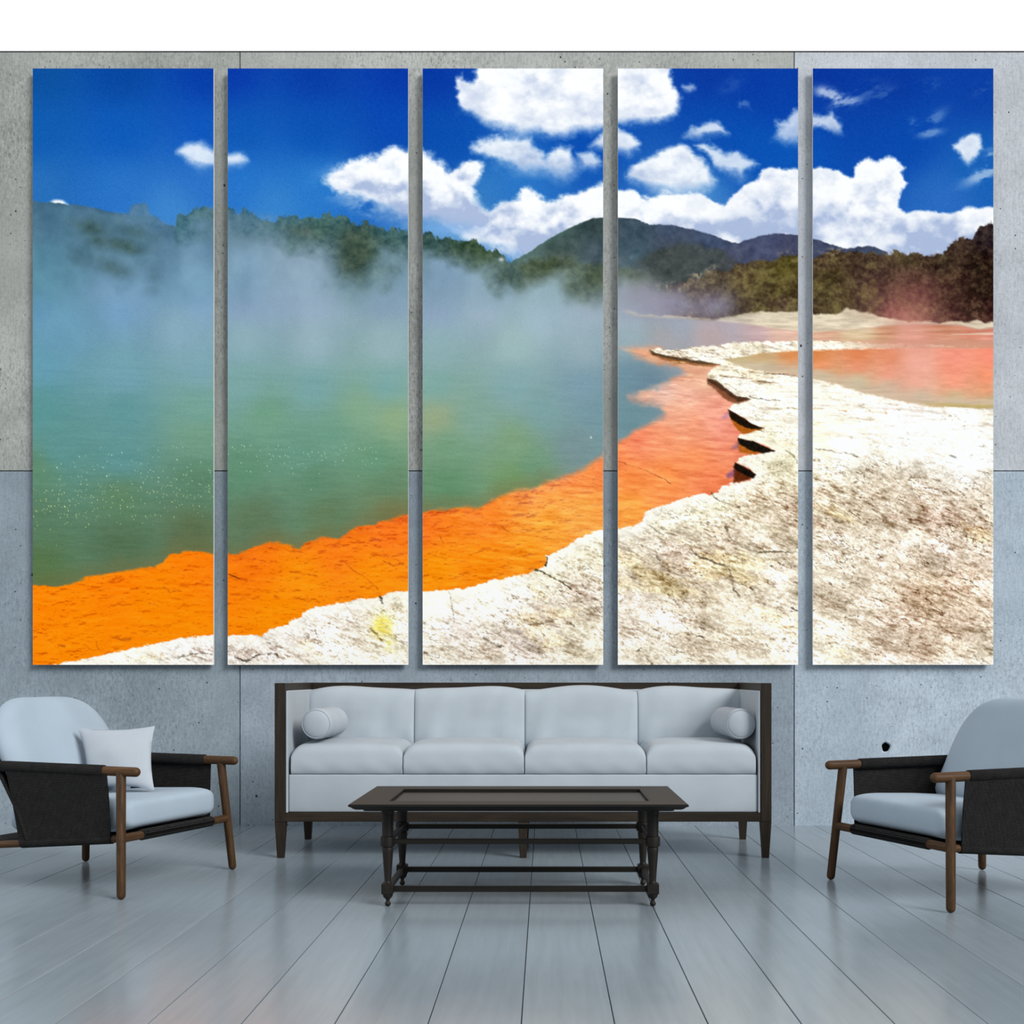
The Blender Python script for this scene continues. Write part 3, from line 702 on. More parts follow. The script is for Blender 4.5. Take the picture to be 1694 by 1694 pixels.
def weave_mat(name, dark, mid, light):
    m = NT(name)
    v = m.coord((1, 1, 1), 'Object')
    w1 = m.n('ShaderNodeTexWave', wave_type='BANDS', bands_direction='X'); w1.inputs['Scale'].default_value = 95; w1.inputs['Distortion'].default_value = 1.5
    w2 = m.n('ShaderNodeTexWave', wave_type='BANDS', bands_direction='Z'); w2.inputs['Scale'].default_value = 95; w2.inputs['Distortion'].default_value = 1.5
    m.l(v, w1.inputs['Vector']); m.l(v, w2.inputs['Vector'])
    h = m.math('MULTIPLY', w1.outputs['Fac'], w2.outputs['Fac'])
    n = m.noise(v, 190, 2, .75)
    n0 = m.noise(v, 30, 3, .6)
    k = m.math('ADD', m.math('MULTIPLY', h, .6), m.math('MULTIPLY', m.math('ADD', m.math('MULTIPLY', n, 1.35), m.math('MULTIPLY', n0, .65)), .38))
    m.base(m.ramp(k, [(.40, dark), (.60, mid), (.76, light)]))
    m.bump(h, .4, .002)
    m.set(.9, .15)
    return m.m


def concrete(name, tint, light, grain=.5):
    """raw cast concrete: cloudy patches, fine grain, vertical formwork streaks, blow holes"""
    m = NT(name)
    v = m.coord()
    big = m.noise(v, .9, 4, .6, .4)
    mid = m.noise(v, 4.5, 5, .62)
    fine = m.noise(v, 60, 4, .7)
    grit = m.noise(v, 210, 2, .6)
    stre = m.noise(m.coord((30, 30, 2.2)), 3.0, 3, .6)
    c = m.mix(m.ramp(big, [(.36, 0), (.66, 1)]), tint, light)
    c = m.mix(m.ramp(mid, [(.3, .34), (.62, 0)]), c, tuple(x * .62 for x in tint[:3]) + (1,))
    c = m.mix(m.ramp(fine, [(.28, .42), (.5, 0)]), c, tuple(x * .45 for x in tint[:3]) + (1,))
    c = m.mix(m.ramp(stre, [(.3, .22), (.55, 0)]), c, tuple(x * .6 for x in tint[:3]) + (1,))
    gp = m.ramp(m.noise(v, 1.3, 4, .6), [(.34, .12), (.68, 1)])
    gr1 = m.noise(m.coord((1, 1, .42)), 95, 3, .72)
    c = m.mix(m.math('MULTIPLY', m.ramp(gr1, [(.31, grain), (.48, 0)]), gp), c, tuple(x * .3 for x in tint[:3]) + (1,))
    c = m.mix(m.math('MULTIPLY', m.ramp(gr1, [(.52, 0), (.68, grain * .6)]), gp), c, tuple(min(1, x * 1.35) for x in light[:3]) + (1,))
    # dark grit gathered in cloudy patches
    patch = m.ramp(m.noise(v, 1.7, 3, .6), [(.47, 0), (.66, 1)])
    gr = m.ramp(grit, [(.30, .9), (.42, 0)])
    c = m.mix(m.math('MULTIPLY', gr, m.math('ADD', m.math('MULTIPLY', patch, .95), .3)), c, (.06, .07, .08, 1))
    # blow holes
    vor = m.n('ShaderNodeTexVoronoi', feature='F1'); vor.inputs['Scale'].default_value = 10.5
    m.l(m.coord((1, 1, .8)), vor.inputs['Vector'])
    sepc = m.n('ShaderNodeSeparateColor'); m.l(vor.outputs['Color'], sepc.inputs[0])
    rad = m.math('MULTIPLY', m.math('POWER', sepc.outputs[0], 4.5), .085)
    hole = m.math('LESS_THAN', vor.outputs['Distance'], rad)
    vor2 = m.n('ShaderNodeTexVoronoi', feature='F1'); vor2.inputs['Scale'].default_value = 34
    m.l(v, vor2.inputs['Vector'])
    sep2 = m.n('ShaderNodeSeparateColor'); m.l(vor2.outputs['Color'], sep2.inputs[0])
    hole2 = m.math('MULTIPLY', m.math('LESS_THAN', vor2.outputs['Distance'], m.math('MULTIPLY', m.math('POWER', sep2.outputs[0], 5.0), .19)), .8)
    hh = m.math('MAXIMUM', hole, hole2)
    c = m.mix(hh, c, (.035, .04, .045, 1))
    m.base(c)
    m.bump(m.math('SUBTRACT', m.math('MULTIPLY', fine, .3), hh), .35, .004)
    m.set(.85, .25)
    return m.m


M = {}
M['oak'] = wood('oak_brown', srgb(46, 32, 18), srgb(72, 50, 29), srgb(90, 64, 38), 'z', 1.4)
M['oak_x'] = wood('oak_brown_rail', srgb(50, 34, 18), srgb(78, 54, 31), srgb(96, 68, 40), 'x', 1.4)
M['oak_y'] = wood('oak_brown_cross', srgb(50, 34, 18), srgb(78, 54, 31), srgb(96, 68, 40), 'y', 1.4)
M['wal_x'] = wood('walnut_dark_rail', srgb(30, 25, 20), srgb(45, 37, 29), srgb(56, 47, 37), 'x', 1.0, .5)
M['wal_z'] = wood('walnut_dark_post', srgb(30, 25, 20), srgb(45, 37, 29), srgb(56, 47, 37), 'z', 1.0, .5)
M['tab_x'] = wood('table_wood_long', srgb(15, 14, 11), srgb(23, 21, 17), srgb(31, 28, 23), 'x', .9, .5)
M['tab_y'] = wood('table_wood_short', srgb(15, 14, 11), srgb(23, 21, 17), srgb(31, 28, 23), 'y', .9, .5)
M['tab_z'] = wood('table_wood_leg', srgb(20, 18, 15), srgb(29, 26, 22), srgb(37, 33, 28), 'z', 1.2, .5)
M['sling'] = weave_mat('charcoal_weave', srgb(2, 2, 3), srgb(17, 17, 18), srgb(66, 65, 64))
M['linen'] = cloth('pale_linen', srgb(167, 177, 185), 700, .14, .035)
M['linen2'] = cloth('white_cotton', srgb(169, 178, 187), 900, .14, .03)
M['chairwhite'] = cloth('blue_white_upholstery', srgb(160, 176, 190), 1100, .06, .025)
g = NT('smoked_table_panel'); g.base(srgb(30, 30, 28)); g.set(.42, .25); M['panel'] = g.m
p = NT('white_ceiling_paint'); v = p.coord(); p.base(p.mix(p.noise(v, 3, 3), (.93, .93, .93, 1), (.95, .95, .95, 1))); p.set(.9, .2); M['ceil'] = p.m
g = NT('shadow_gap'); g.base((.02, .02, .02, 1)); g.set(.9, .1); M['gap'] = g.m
e_ = NT('canvas_edge'); v = e_.coord(); e_.base(e_.mix(e_.noise(v, 300, 2), srgb(206, 208, 210), srgb(226, 228, 230))); e_.set(.9, .1); M['edge'] = e_.m

# white glazed floor boards running towards the wall
f = NT('white_floor_boards')
v = f.coord()
sep = f.n('ShaderNodeSeparateXYZ'); f.l(v, sep.inputs[0])
bi = f.math('FLOOR', f.math('DIVIDE', f.math('ADD', sep.outputs[0], 20.011), .2375))
wn = f.n('ShaderNodeTexWhiteNoise', noise_dimensions='1D'); f.l(bi, wn.inputs['W'])
gv = f.coord((9, .5, 1))
gn = f.noise(gv, 4, 5, .6, .3)
c = f.mix(wn.outputs['Value'], srgb(134, 147, 156), srgb(146, 158, 166))
c = f.mix(f.ramp(gn, [(.35, .25), (.65, 0)]), c, srgb(110, 122, 131))
f.base(c)
f.set(.2, .55)
rr = f.noise(f.coord((2, 2, 1)), 3, 3); mr = f.n('ShaderNodeMapRange'); f.l(rr, mr.inputs['Value']); mr.inputs['To Min'].default_value = .14; mr.inputs['To Max'].default_value = .27
f.l(mr.outputs[0], f.b.inputs['Roughness'])
M['floor'] = f.m

# ---------------------------------------------------------------- the room
WALL_Y = 7.30
CEIL_Z = 4.602
JX = (-5.108, -1.814, 1.480, 4.774)
JZ = 2.109
# floor: one board per strip with a fine open joint
bm = bmesh.new()
x = -20.011 + .2375 * math.floor((20.011 - 6.2) / .2375)
while x < 6.2:
    box(bm, x + .0013, x + .2375 - .0013, -2.0, WALL_Y + .02, -.03, 0, .0012, 1)
    x += .2375
box(bm, -6.4, 6.6, -2.0, WALL_Y + .02, -.06, -.031)
tag(obj('floor', bm, M['floor']), kind='structure')

# back wall: six cast slabs with open joints on a backing, and one tie hole
HOLE = ((1465.5 - 902) / 2032 * WALL_Y, .88 - (1236 - 1121) / 2032 * WALL_Y, .030)
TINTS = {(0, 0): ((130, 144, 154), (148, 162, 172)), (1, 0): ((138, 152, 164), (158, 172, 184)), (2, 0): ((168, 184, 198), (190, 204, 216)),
         (0, 1): ((148, 153, 149), (176, 180, 176)), (1, 1): ((156, 160, 157), (184, 187, 184)), (2, 1): ((186, 192, 199), (208, 213, 220))}  # pour tints; light falloff from the right is painted into them too
bm = bmesh.new()
mats = []
zs = (0.0, JZ, CEIL_Z)
for i in range(3):
    for j in range(2):
        old = set(bm.faces)
        x0, x1 = JX[i] + .003, JX[i + 1] - .003
        z0, z1 = zs[j] + (.003 if j else 0), zs[j + 1] - .003
        if (i, j) == (2, 0):
            hx, hz, hr = HOLE
            sx0, sx1, sz0, sz1 = hx - .06, hx + .06, hz - .06, hz + .06
            V = lambda x, z, y=WALL_Y: bm.verts.new((x, y, z))
            # four fields around a square, the square bridged to the round mouth, then the bore
            for (a, b, c_, d) in ((x0, sx0, z0, z1), (sx1, x1, z0, z1), (sx0, sx1, z0, sz0), (sx0, sx1, sz1, z1)):
                bm.faces.new([V(a, c_), V(b, c_), V(b, d), V(a, d)])
            N = 32
            sq, rim, lip, bot = [], [], [], []
            for k in range(N):
                a = 2 * PI * k / N
                ca, sa = math.cos(a), math.sin(a)
                q = .06 / max(abs(ca), abs(sa))
                wob = 1 + .06 * math.sin(3 * a + 1) + .04 * math.sin(5 * a)
                sq.append(V(hx + ca * q, hz + sa * q)); rim.append(V(hx + ca * hr * 1.12 * wob * .92, hz + sa * hr * 1.12 * wob))
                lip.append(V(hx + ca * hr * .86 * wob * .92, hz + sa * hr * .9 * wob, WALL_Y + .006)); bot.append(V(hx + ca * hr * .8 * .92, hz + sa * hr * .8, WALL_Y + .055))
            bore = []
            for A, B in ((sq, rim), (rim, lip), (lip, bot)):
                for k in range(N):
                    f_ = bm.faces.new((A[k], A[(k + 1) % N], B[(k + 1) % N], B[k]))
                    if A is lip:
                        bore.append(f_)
            dark_end = [bm.faces.new(bot)]
            for (a, b, c_, d) in (((x0, z0), (x0, z1), WALL_Y, WALL_Y + .06), ((x1, z0), (x1, z1), WALL_Y, WALL_Y + .06), ((x0, z1), (x1, z1), WALL_Y, WALL_Y + .06)):
                bm.faces.new([bm.verts.new(p_) for p_ in ((a[0], c_, a[1]), (b[0], c_, b[1]), (b[0], d, b[1]), (a[0], d, a[1]))])
        else:
            box(bm, x0, x1, WALL_Y, WALL_Y + .06, z0, z1)
        for fc in bm.faces:
            if fc not in old:
                fc.material_index = len(mats)
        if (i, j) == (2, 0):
            for fc in dark_end + bore:  # near-black on bore and end paints in the hole's shade
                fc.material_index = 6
        t0, t1 = TINTS[(i, j)]
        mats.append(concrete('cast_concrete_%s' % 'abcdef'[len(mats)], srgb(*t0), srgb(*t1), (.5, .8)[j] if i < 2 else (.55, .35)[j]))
old = set(bm.faces)
box(bm, JX[0] + .01, JX[3] - .01, WALL_Y + .056, WALL_Y + .2, -.06, CEIL_Z - .02)
for fc in bm.faces:
    if fc not in old:
        fc.material_index = len(mats)
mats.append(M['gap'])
me = bpy.data.meshes.new('wall_back')
bmesh.ops.recalc_face_normals(bm, faces=bm.faces)
bm.to_mesh(me); bm.free()
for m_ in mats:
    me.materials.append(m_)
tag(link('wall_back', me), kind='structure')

bm = bmesh.new()
box(bm, JX[0], JX[3], WALL_Y - .003, WALL_Y + .2, CEIL_Z - .004, CEIL_Z + .001)  # dark strip put in as the shadow line along the wall top
tag(obj('shadow_strip_1', bm, M['gap']), kind='structure')

# ---------------------------------------------------------------- the five canvases
xs_, ys_, PIC = make_picture()
lin = np.where(PIC / 255 <= .04045, PIC / 255 / 12.92, ((PIC / 255 + .055) / 1.055) ** 2.4).astype(np.float32)
PRINT_GAIN = 1.0
pm = NT('printed_canvas')
at = pm.n('ShaderNodeAttribute', attribute_name='print'); at.attribute_type = 'GEOMETRY'
pm.base(at.outputs['Color'])
vv = pm.coord()
pm.bump(pm.noise(vv, 900, 2), .03, .001)
pm.set(.95, .02)
M['print'] = pm.m
FY = WALL_Y - .044           # printed face
F_, VX, HY, EYE = 2032.0, 902.0, 1121.0, .88
PANELS = [(54.0, 353.5), (376.5, 675.5), (699.0, 998.0), (1022.0, 1320.5), (1344.5, 1643.5)]
TEXTS = ['tall canvas print of blue sky over a steaming green pool, leftmost of the five panels',
         'tall canvas print of steam drifting before a pine ridge, second panel from the left',
         'middle canvas print, big white cloud over a mountain and green pool with orange rim',
         'tall canvas print where the orange shelf meets dark undercut white ledges below a mountain',
         'tall canvas print of pink hot pool and white rocky terrace, rightmost of the five panels']
for (p0, p1), txt in zip(PANELS, TEXTS):
    x0, x1 = (p0 - VX) / F_ * FY, (p1 - VX) / F_ * FY
    z1, z0 = EYE - (113.0 - HY) / F_ * FY, EYE - (1100.0 - HY) / F_ * FY
    root = empty('canvas_print', ((x0 + x1) / 2, WALL_Y, (z0 + z1) / 2))
    tag(root, txt, 'wall art', 'five canvas panels of one landscape')
    w, h = x1 - x0, z1 - z0
    bm = bmesh.new()
    box(bm, -w / 2, w / 2, -.0435, -.026, -h / 2, h / 2, .002, 2)
    obj('stretched_canvas', bm, M['edge'], root)
    bm = bmesh.new()
    box(bm, -w / 2 + .14, w / 2 - .14, -.0255, -.0005, h / 2 - .30, h / 2 - .20, .002, 1)
    obj('hanging_batten', bm, M['tab_x'], root)
    bm = bmesh.new()
    box(bm, -w / 2 + .14, w / 2 - .14, -.0255, -.0005, -h / 2 + .20, -h / 2 + .30, .002, 1)
    obj('spacer_batten', bm, M['tab_x'], root)
    # printed face: a fine grid, one colour per point
    i0, i1 = np.searchsorted(xs_, [p0, p1])
    j0, j1 = np.searchsorted(ys_, [113.0, 1100.0])
    sub = lin[j0:j1, i0:i1]
    nh, nw = sub.shape[:2]
    gx, gz = np.meshgrid(np.linspace(-w / 2 + .0008, w / 2 - .0008, nw), np.linspace(h / 2 - .0008, -h / 2 + .0008, nh))
    co = np.stack([gx, np.full_like(gx, -.0439), gz], -1).reshape(-1, 3).astype(np.float32)
    idx = np.arange(nh * nw).reshape(nh, nw)
    q = np.stack([idx[:-1, :-1], idx[1:, :-1], idx[1:, 1:], idx[:-1, 1:]], -1).reshape(-1, 4).astype(np.int32)
    me = bpy.data.meshes.new('picture')
    me.vertices.add(len(co)); me.vertices.foreach_set('co', co.ravel())
    me.loops.add(q.size); me.loops.foreach_set('vertex_index', q.ravel())
    me.polygons.add(len(q)); me.polygons.foreach_set('loop_start', np.arange(0, q.size, 4, dtype=np.int32))
    try:
        me.polygons.foreach_set('loop_total', np.full(len(q), 4, dtype=np.int32))
    except Exception:
        pass
    ca = me.attributes.new('print', 'FLOAT_COLOR', 'POINT')
    rgba = np.ones((len(co), 4), np.float32); rgba[:, :3] = np.clip(sub.reshape(-1, 3) * PRINT_GAIN, 0, .97)
    ca.data.foreach_set('color', rgba.ravel())
    me.update(); me.validate()
    link('picture', me, M['print'], root)


# ---------------------------------------------------------------- soft shapes
def cushion(bm, x0, x1, y0, y1, z0, z1, rad=.05, crown=.03, nx=26, ny=18, wr=0.0, seed=0.0, sag=0.0):
    """upholstered block: rounded border, crowned top, slight wrinkles; x width, y depth, z height"""
    top, botm = [], []
    for j in range(ny + 1):
        rt, rb = [], []
        for i in range(nx + 1):
            s = i / nx; t = j / ny
            # cluster points toward the borders
            s = .5 - .5 * math.cos(PI * s); t = .5 - .5 * math.cos(PI * t)
            xx = x0 + (x1 - x0) * s; yy = y0 + (y1 - y0) * t
            dx = min(xx - x0, x1 - xx); dy = min(yy - y0, y1 - yy)
            f = lambda d: math.sqrt(max(0, 1 - (1 - min(1, d / rad)) ** 2))
            e = f(dx) * f(dy)
            cr = crown * (1 - (2 * s - 1) ** 4) * (1 - (2 * t - 1) ** 2 * .8)
            w = 0
            if wr:
                w = wr * (math.sin(xx * 37 + seed + 2 * math.sin(yy * 9 + seed)) * .5 + math.sin(xx * 61 - yy * 23 + seed * 2) * .3) * (1 - e * .6)
            zt = z1 - rad + rad * e + cr + w * e
            rt.append(bm.verts.new((xx, yy, zt)))
            zb = z0 + rad * .35 * (1 - e)
            rb.append(bm.verts.new((xx, yy, zb)) if 0 < i < nx and 0 < j < ny else None)
        top.append(rt); botm.append(rb)
    for j in range(ny):
        for i in range(nx):
            bm.faces.new((top[j][i], top[j][i + 1], top[j + 1][i + 1], top[j + 1][i]))
    # side walls with a faint belly
    ring = [(0, i) for i in range(nx)] + [(j, nx) for j in range(ny)] + [(ny, i) for i in range(nx, 0, -1)] + [(j, 0) for j in range(ny, 0, -1)]
    cx, cy = (x0 + x1) / 2, (y0 + y1) / 2
    prev = [top[j][i] for j, i in ring]
    zt0 = z1 - rad
    H = zt0 - z0
    levels = [.75, .5, .25, .06, 0.0]
    for lv in levels:
        cur = []
        for j, i in ring:
            v0 = top[j][i].co
            bel = (.008 * math.sin(PI * lv) if j in (0, ny) and 0 < i < nx else .001 * math.sin(PI * lv)) + (-.003 if lv == 0 else 0)
            nx_ = Vector((1 if i == nx else -1 if i == 0 else 0, 1 if j == ny else -1 if j == 0 else 0, 0))
            ww = wr * .6 * math.sin(v0.x * 43 + seed * 3 + lv * 5) if wr and 0 < i < nx else 0
            cur.append(bm.verts.new((v0.x + nx_.x * (bel + ww), v0.y + nx_.y * (bel + ww), z0 + H * lv)))
        for k in range(len(ring)):
            a, b = prev[k], prev[(k + 1) % len(ring)]
            c_, d = cur[(k + 1) % len(ring)], cur[k]
            bm.faces.new((a, d, c_, b))
        prev = cur
    bm.faces.new(prev)
    for row in botm:
        for v_ in row:
            if v_ is not None:
                bm.verts.remove(v_)
    return bm


def pillow(bm, BL, BR, TR, TL, thick=.055, n=22, pinch=.05):
    BL, BR, TR, TL = map(Vector, (BL, BR, TR, TL))
    nrm = (BR - BL).cross(TL - BL).normalized()
    side = {}
    for sgn in (1, -1):
        for j in range(n + 1):
            for i in range(n + 1):
                s, t = i / n * 2 - 1, j / n * 2 - 1
                ps = s * (1 - pinch * (1 - t * t) * abs(s) ** 3)
                pt = t * (1 - pinch * (1 - s * s) * abs(t) ** 3)
                u, v_ = (ps + 1) / 2, (pt + 1) / 2
                p_ = (BL * (1 - u) + BR * u) * (1 - v_) + (TL * (1 - u) + TR * u) * v_
                h = thick * ((1 - s * s) ** .55) * ((1 - t * t) ** .55) if abs(s) < 1 and abs(t) < 1 else 0
                h *= 1 + .07 * math.sin(5 * s + 2.2 * t + 1) * (1 - .5 * abs(t)) + .05 * math.sin(8 * t - 3 * s)
                if sgn < 0 and h == 0:
                    side[(sgn, i, j)] = side[(1, i, j)]
                else:
                    side[(sgn, i, j)] = bm.verts.new(p_ + nrm * sgn * h)
        for j in range(n):
            for i in range(n):
                q_ = [side[(sgn, i, j)], side[(sgn, i + 1, j)], side[(sgn, i + 1, j + 1)], side[(sgn, i, j + 1)]]
                bm.faces.new(q_ if sgn > 0 else q_[::-1])
    return bm


# ---------------------------------------------------------------- sofa
SX0, SX1, SYF, SYB = -1.318, 1.102, 5.98, 6.72
sofa = empty('sofa', ((SX0 + SX1) / 2, (SYF + SYB) / 2, 0))
tag(sofa, 'long pale linen sofa with dark wood box frame against the concrete wall', 'sofa')
ox, oy = (SX0 + SX1) / 2, (SYF + SYB) / 2
hw, hd = (SX1 - SX0) / 2, (SYB - SYF) / 2
PW, ZT, ZR0, ZR1, RT = .052, .8535, .1775, .2208, .036
for sx in (-1, 1):
    for sy in (-1, 1):
        bm = bmesh.new()
        box(bm, min(sx * hw, sx * (hw - PW)), max(sx * hw, sx * (hw - PW)), min(sy * hd, sy * (hd - PW)), max(sy * hd, sy * (hd - PW)), ZR0, ZT, .002, 1)
        obj('corner_post', bm, M['wal_z'], sofa)
bm = bmesh.new()
for sy in (-1, 1):
    y0, y1 = sorted((sy * hd, sy * (hd - .045)))
    box(bm, -hw + PW, hw - PW, y0 + (.002 if sy < 0 else 0), y1, ZR0 + .0005, ZR1, .0015, 1)
for sx in (-1, 1):
    x0, x1 = sorted((sx * hw, sx * (hw - .045)))
    box(bm, x0, x1, -hd + PW, hd - PW, ZR0 + .0005, ZR1, .0015, 1)
obj('base_rail', bm, M['wal_x'], sofa)
bm = bmesh.new()
box(bm, -hw + PW, hw - PW, hd - PW, hd - .002, ZT - RT, ZT - .0005, .0015, 1)
for sx in (-1, 1):
    x0, x1 = sorted((sx * hw, sx * (hw - PW)))
    box(bm, x0, x1, -hd + PW, hd - PW, ZT - RT, ZT - .0005, .0015, 1)
obj('top_rail', bm, M['wal_x'], sofa)


def taper_leg(cx, cy, top, r0, r1):
    bm = bmesh.new()
    lv = [(r1, 0.0), (r1 * 1.04, .004), (r0 * .98, top - .012), (r0, top - .006), (r0, top)]
    prev = None
    for r, z in lv:
        ring = [bm.verts.new((cx + a * r, cy + b * r, z)) for a, b in ((-1, -1), (1, -1), (1, 1), (-1, 1))]
        if prev:
            for k in range(4):
                bm.faces.new((prev[k], prev[(k + 1) % 4], ring[(k + 1) % 4], ring[k]))
        else:
            bm.faces.new(ring[::-1])
        prev = ring
    bm.faces.new(prev)
    return bm


for (lx, ly) in ((-hw + PW / 2, -hd + PW / 2), (hw - PW / 2, -hd + PW / 2), (-hw + PW / 2, hd - PW / 2), (hw - PW / 2, hd - PW / 2), (0.0, -hd + PW / 2), (0.0, hd - PW / 2)):
    k = .024 if lx == 0.0 else .0255
    obj('leg', taper_leg(lx, ly, ZR0 - .0003, k, .0155), M['wal_z'], sofa)
# upholstered arms, back and base
for sx in (-1, 1):
    bm = bmesh.new()
    x0, x1 = sorted((sx * (hw - .006), sx * (hw - PW - .001)))
    box(bm, x0, x1, -hd + PW + .0005, hd - .07, ZR1 + .0005, ZT - RT - .0005, .004, 2)
    a0, a1 = sorted((sx * (hw - PW - .0012), sx * (hw - PW - .011)))
    box(bm, a0, a1, -hd + .006, hd - .088, ZR1 + .0005, ZT - RT - .002, .003, 2)
    obj('arm_panel', bm, M['linen'], sofa)
bm = bmesh.new()
box(bm, -hw + PW + .002, hw - PW - .002, hd - .085, hd - .008, ZR1 + .0005, ZT - RT - .001, .006, 2)
obj('back_panel', bm, M['linen'], sofa)
bm = bmesh.new()
box(bm, -hw + PW + .0125, hw - PW - .0125, -hd + .018, hd - .087, ZR1 + .001, .407, .008, 3)
obj('seat_base', bm, M['linen'], sofa, 50)
# seat cushions
edges = [(480.5 - VX) / F_ * 6.0, (666.5 - VX) / F_ * 6.0, (867.5 - VX) / F_ * 6.0, (1069.3 - VX) / F_ * 6.0, (1251.0 - VX) / F_ * 6.0]
for k in range(4):
    bm = bmesh.new()
    x0, x1 = edges[k] - ox + .0022, edges[k + 1] - ox - .0022
    cushion(bm, x0, x1, -hd + .02, hd - .09, .4085, .544, .05, .027, 28, 20, .0022, k * 1.7)
    obj('seat_cushion', bm, M['linen'], sofa, 60)
# back cushions, leaning
bedge = [-hw + PW + .004, (684 - VX) / F_ * 6.5 - ox, (868 - VX) / F_ * 6.5 - ox, (1056 - VX) / F_ * 6.5 - ox, hw - PW - .004]
for k in range(4):
    bm = bmesh.new()
    x0, x1 = bedge[k] + .0006, bedge[k + 1] - .0006
    nx, nz = 26, 18
    grid = {}
    zb, zt = .495, .834
    for side in (0, 1):
        for j in range(nz + 1):
            for i in range(nx + 1):
                s = .5 - .5 * math.cos(PI * i / nx); t = .5 - .5 * math.cos(PI * j / nz)
                a = abs(2 * s - 1); b = abs(2 * t - 1)
                e = (.72 + .28 * (max(0, 1 - a ** 8)) ** .5) * (max(0, 1 - b ** 6)) ** .5
                x_ = x0 + (x1 - x0) * s
                ztop = zt - .022 * a ** 2.2 + .006 * math.sin(7 * s + k * 2.1)
                z_ = zb + (ztop - zb) * t
                lean = .05 * t
                wr = .005 * (math.sin(x_ * 29 + k * 2 + 1.8 * math.sin(z_ * 11 + k)) + .6 * math.sin(x_ * 53 - z_ * 9 + k)) * (1 - t * .55) * (.5 + a) - .004 * math.exp(-((z_ - .665) / .004) ** 2)
                mid = hd - .150 + lean * .6
                th = .060 + .012 * (1 - t)
                y_ = mid - (th * e + wr * e) if side == 0 else mid + .045 * e
                if side == 1 and (i in (0, nx) or j in (0, nz)):
                    grid[(1, i, j)] = grid[(0, i, j)]
                else:
                    grid[(side, i, j)] = bm.verts.new((x_, y_, z_))
    for side in (0, 1):
        for j in range(nz):
            for i in range(nx):
                q_ = [grid[(side, i, j)], grid[(side, i + 1, j)], grid[(side, i + 1, j + 1)], grid[(side, i, j + 1)]]
                try:
                    bm.faces.new(q_ if side == 0 else q_[::-1])
                except ValueError:
                    pass
    obj('back_cushion', bm, M['linen'], sofa, 60)

# bolsters lying against the arms
for (bx, yaw, lab) in ((-1.118, .05, 'white round bolster pillow at the left arm of the sofa'), (.952, -.06, 'white round bolster pillow at the right arm of the sofa')):
    b = empty('bolster_pillow', (bx, 6.25, .6515), -yaw)
    tag(b, lab, 'pillow', 'bolster pillows on the sofa')
    bm = bmesh.new()
    L, r = .205, .0755
    prof = [(-L - .012, .004), (-L - .011, .03), (-L - .006, .055), (-L + .003, .071), (-L + .016, r)]
    prof += [(-L + .016 + (2 * L - .032) * i / 8, r + .002 * math.sin(i * 1.9)) for i in range(1, 8)]
    prof += [(-p_[0], p_[1]) for p_ in prof[4::-1]]
    tube(bm, [(0, a, 0) for a, _ in prof], [q_ for _, q_ in prof], 32)
    obj('cover', bm, M['linen2'], b, 60)
    for s in (-1, 1):
        bm = bmesh.new()
        ring = [(r * .925 * math.cos(a), s * (L - .001), r * .925 * math.sin(a)) for a in [2 * PI * k / 32 for k in range(33)]]
        tube(bm, ring, .0018, 6, False)
        obj('piping', bm, M['linen2'], b, 60)

# ---------------------------------------------------------------- coffee table
TX0, TX1, TY0, TY1, TZ = -.735, .535, 4.575, 5.354, .4075
tcx, tcy = (TX0 + TX1) / 2, (TY0 + TY1) / 2
table = empty('coffee_table', (tcx, tcy, 0))
tag(table, 'dark wood coffee table with tray top and turned legs in front of the sofa', 'table')
tw, td = (TX1 - TX0) / 2, (TY1 - TY0) / 2


def frame_loops(bm, loops):
    """nested rectangular loops (half width, half depth, z) bridged in order"""
    prev = None
    first = None
    for (a, b, z) in loops:
        ring = [bm.verts.new((sx * a, sy * b, z)) for sx, sy in ((-1, -1), (1, -1), (1, 1), (-1, 1))]
        if prev:
            for k in range(4):
                bm.faces.new((prev[k], prev[(k + 1) % 4], ring[(k + 1) % 4], ring[k]))
        first = first or ring
        prev = ring
    for k in range(4):
        bm.faces.new((prev[k], prev[(k + 1) % 4], first[(k + 1) % 4], first[k]))
    return bm


bm = bmesh.new()
BW = .135
frame_loops(bm, [(tw - BW, td - BW, TZ - .012), (tw - BW, td - BW, TZ - .002), (tw - BW + .008, td - BW + .008, TZ), (tw - .003, td - .003, TZ), (tw, td, TZ - .003), (tw, td, TZ - .008), (tw - .009, td - .009, TZ - .012),
                 (tw - .016, td - .016, TZ - .018), (tw - .026, td - .026, TZ - .0225), (tw - .050, td - .050, TZ - .0235), (tw - .050, td - .050, TZ - .029), (tw - .064, td - .064, TZ - .032), (tw - .090, td - .090, TZ - .034), (tw - BW, td - BW, TZ - .034), ])
obj('table_top', bm, M['tab_x'], table)
bm = bmesh.new()
box(bm, -tw + BW + .0005, tw - BW - .0005, -td + BW + .0005, td - BW - .0005, TZ - .033, TZ - .0135)
obj('inset_panel', bm, M['panel'], table)
lx0, lx1, ly0, ly1 = -.606 - tcx, .414 - tcx, 4.728 - tcy, 5.208 - tcy
LEG = [(.004, 0.0), (.010, .004), (.012, .012), (.007, .020), (.008, .028), (.017, .036), (.019, .042), (.0195, .05)]
LEG2 = [(.0195, .088), (.0135, .094), (.0128, .10), (.0205, .205), (.0225, .222), (.0205, .228), (.0275, .232), (.0285, .238), (.0285, .262), (.0275, .268), (.0225, .272), (.0218, .28), (.0228, .345), (.0245, .349), (.0235, .353), (.0255, .357), (.0255, .3735)]
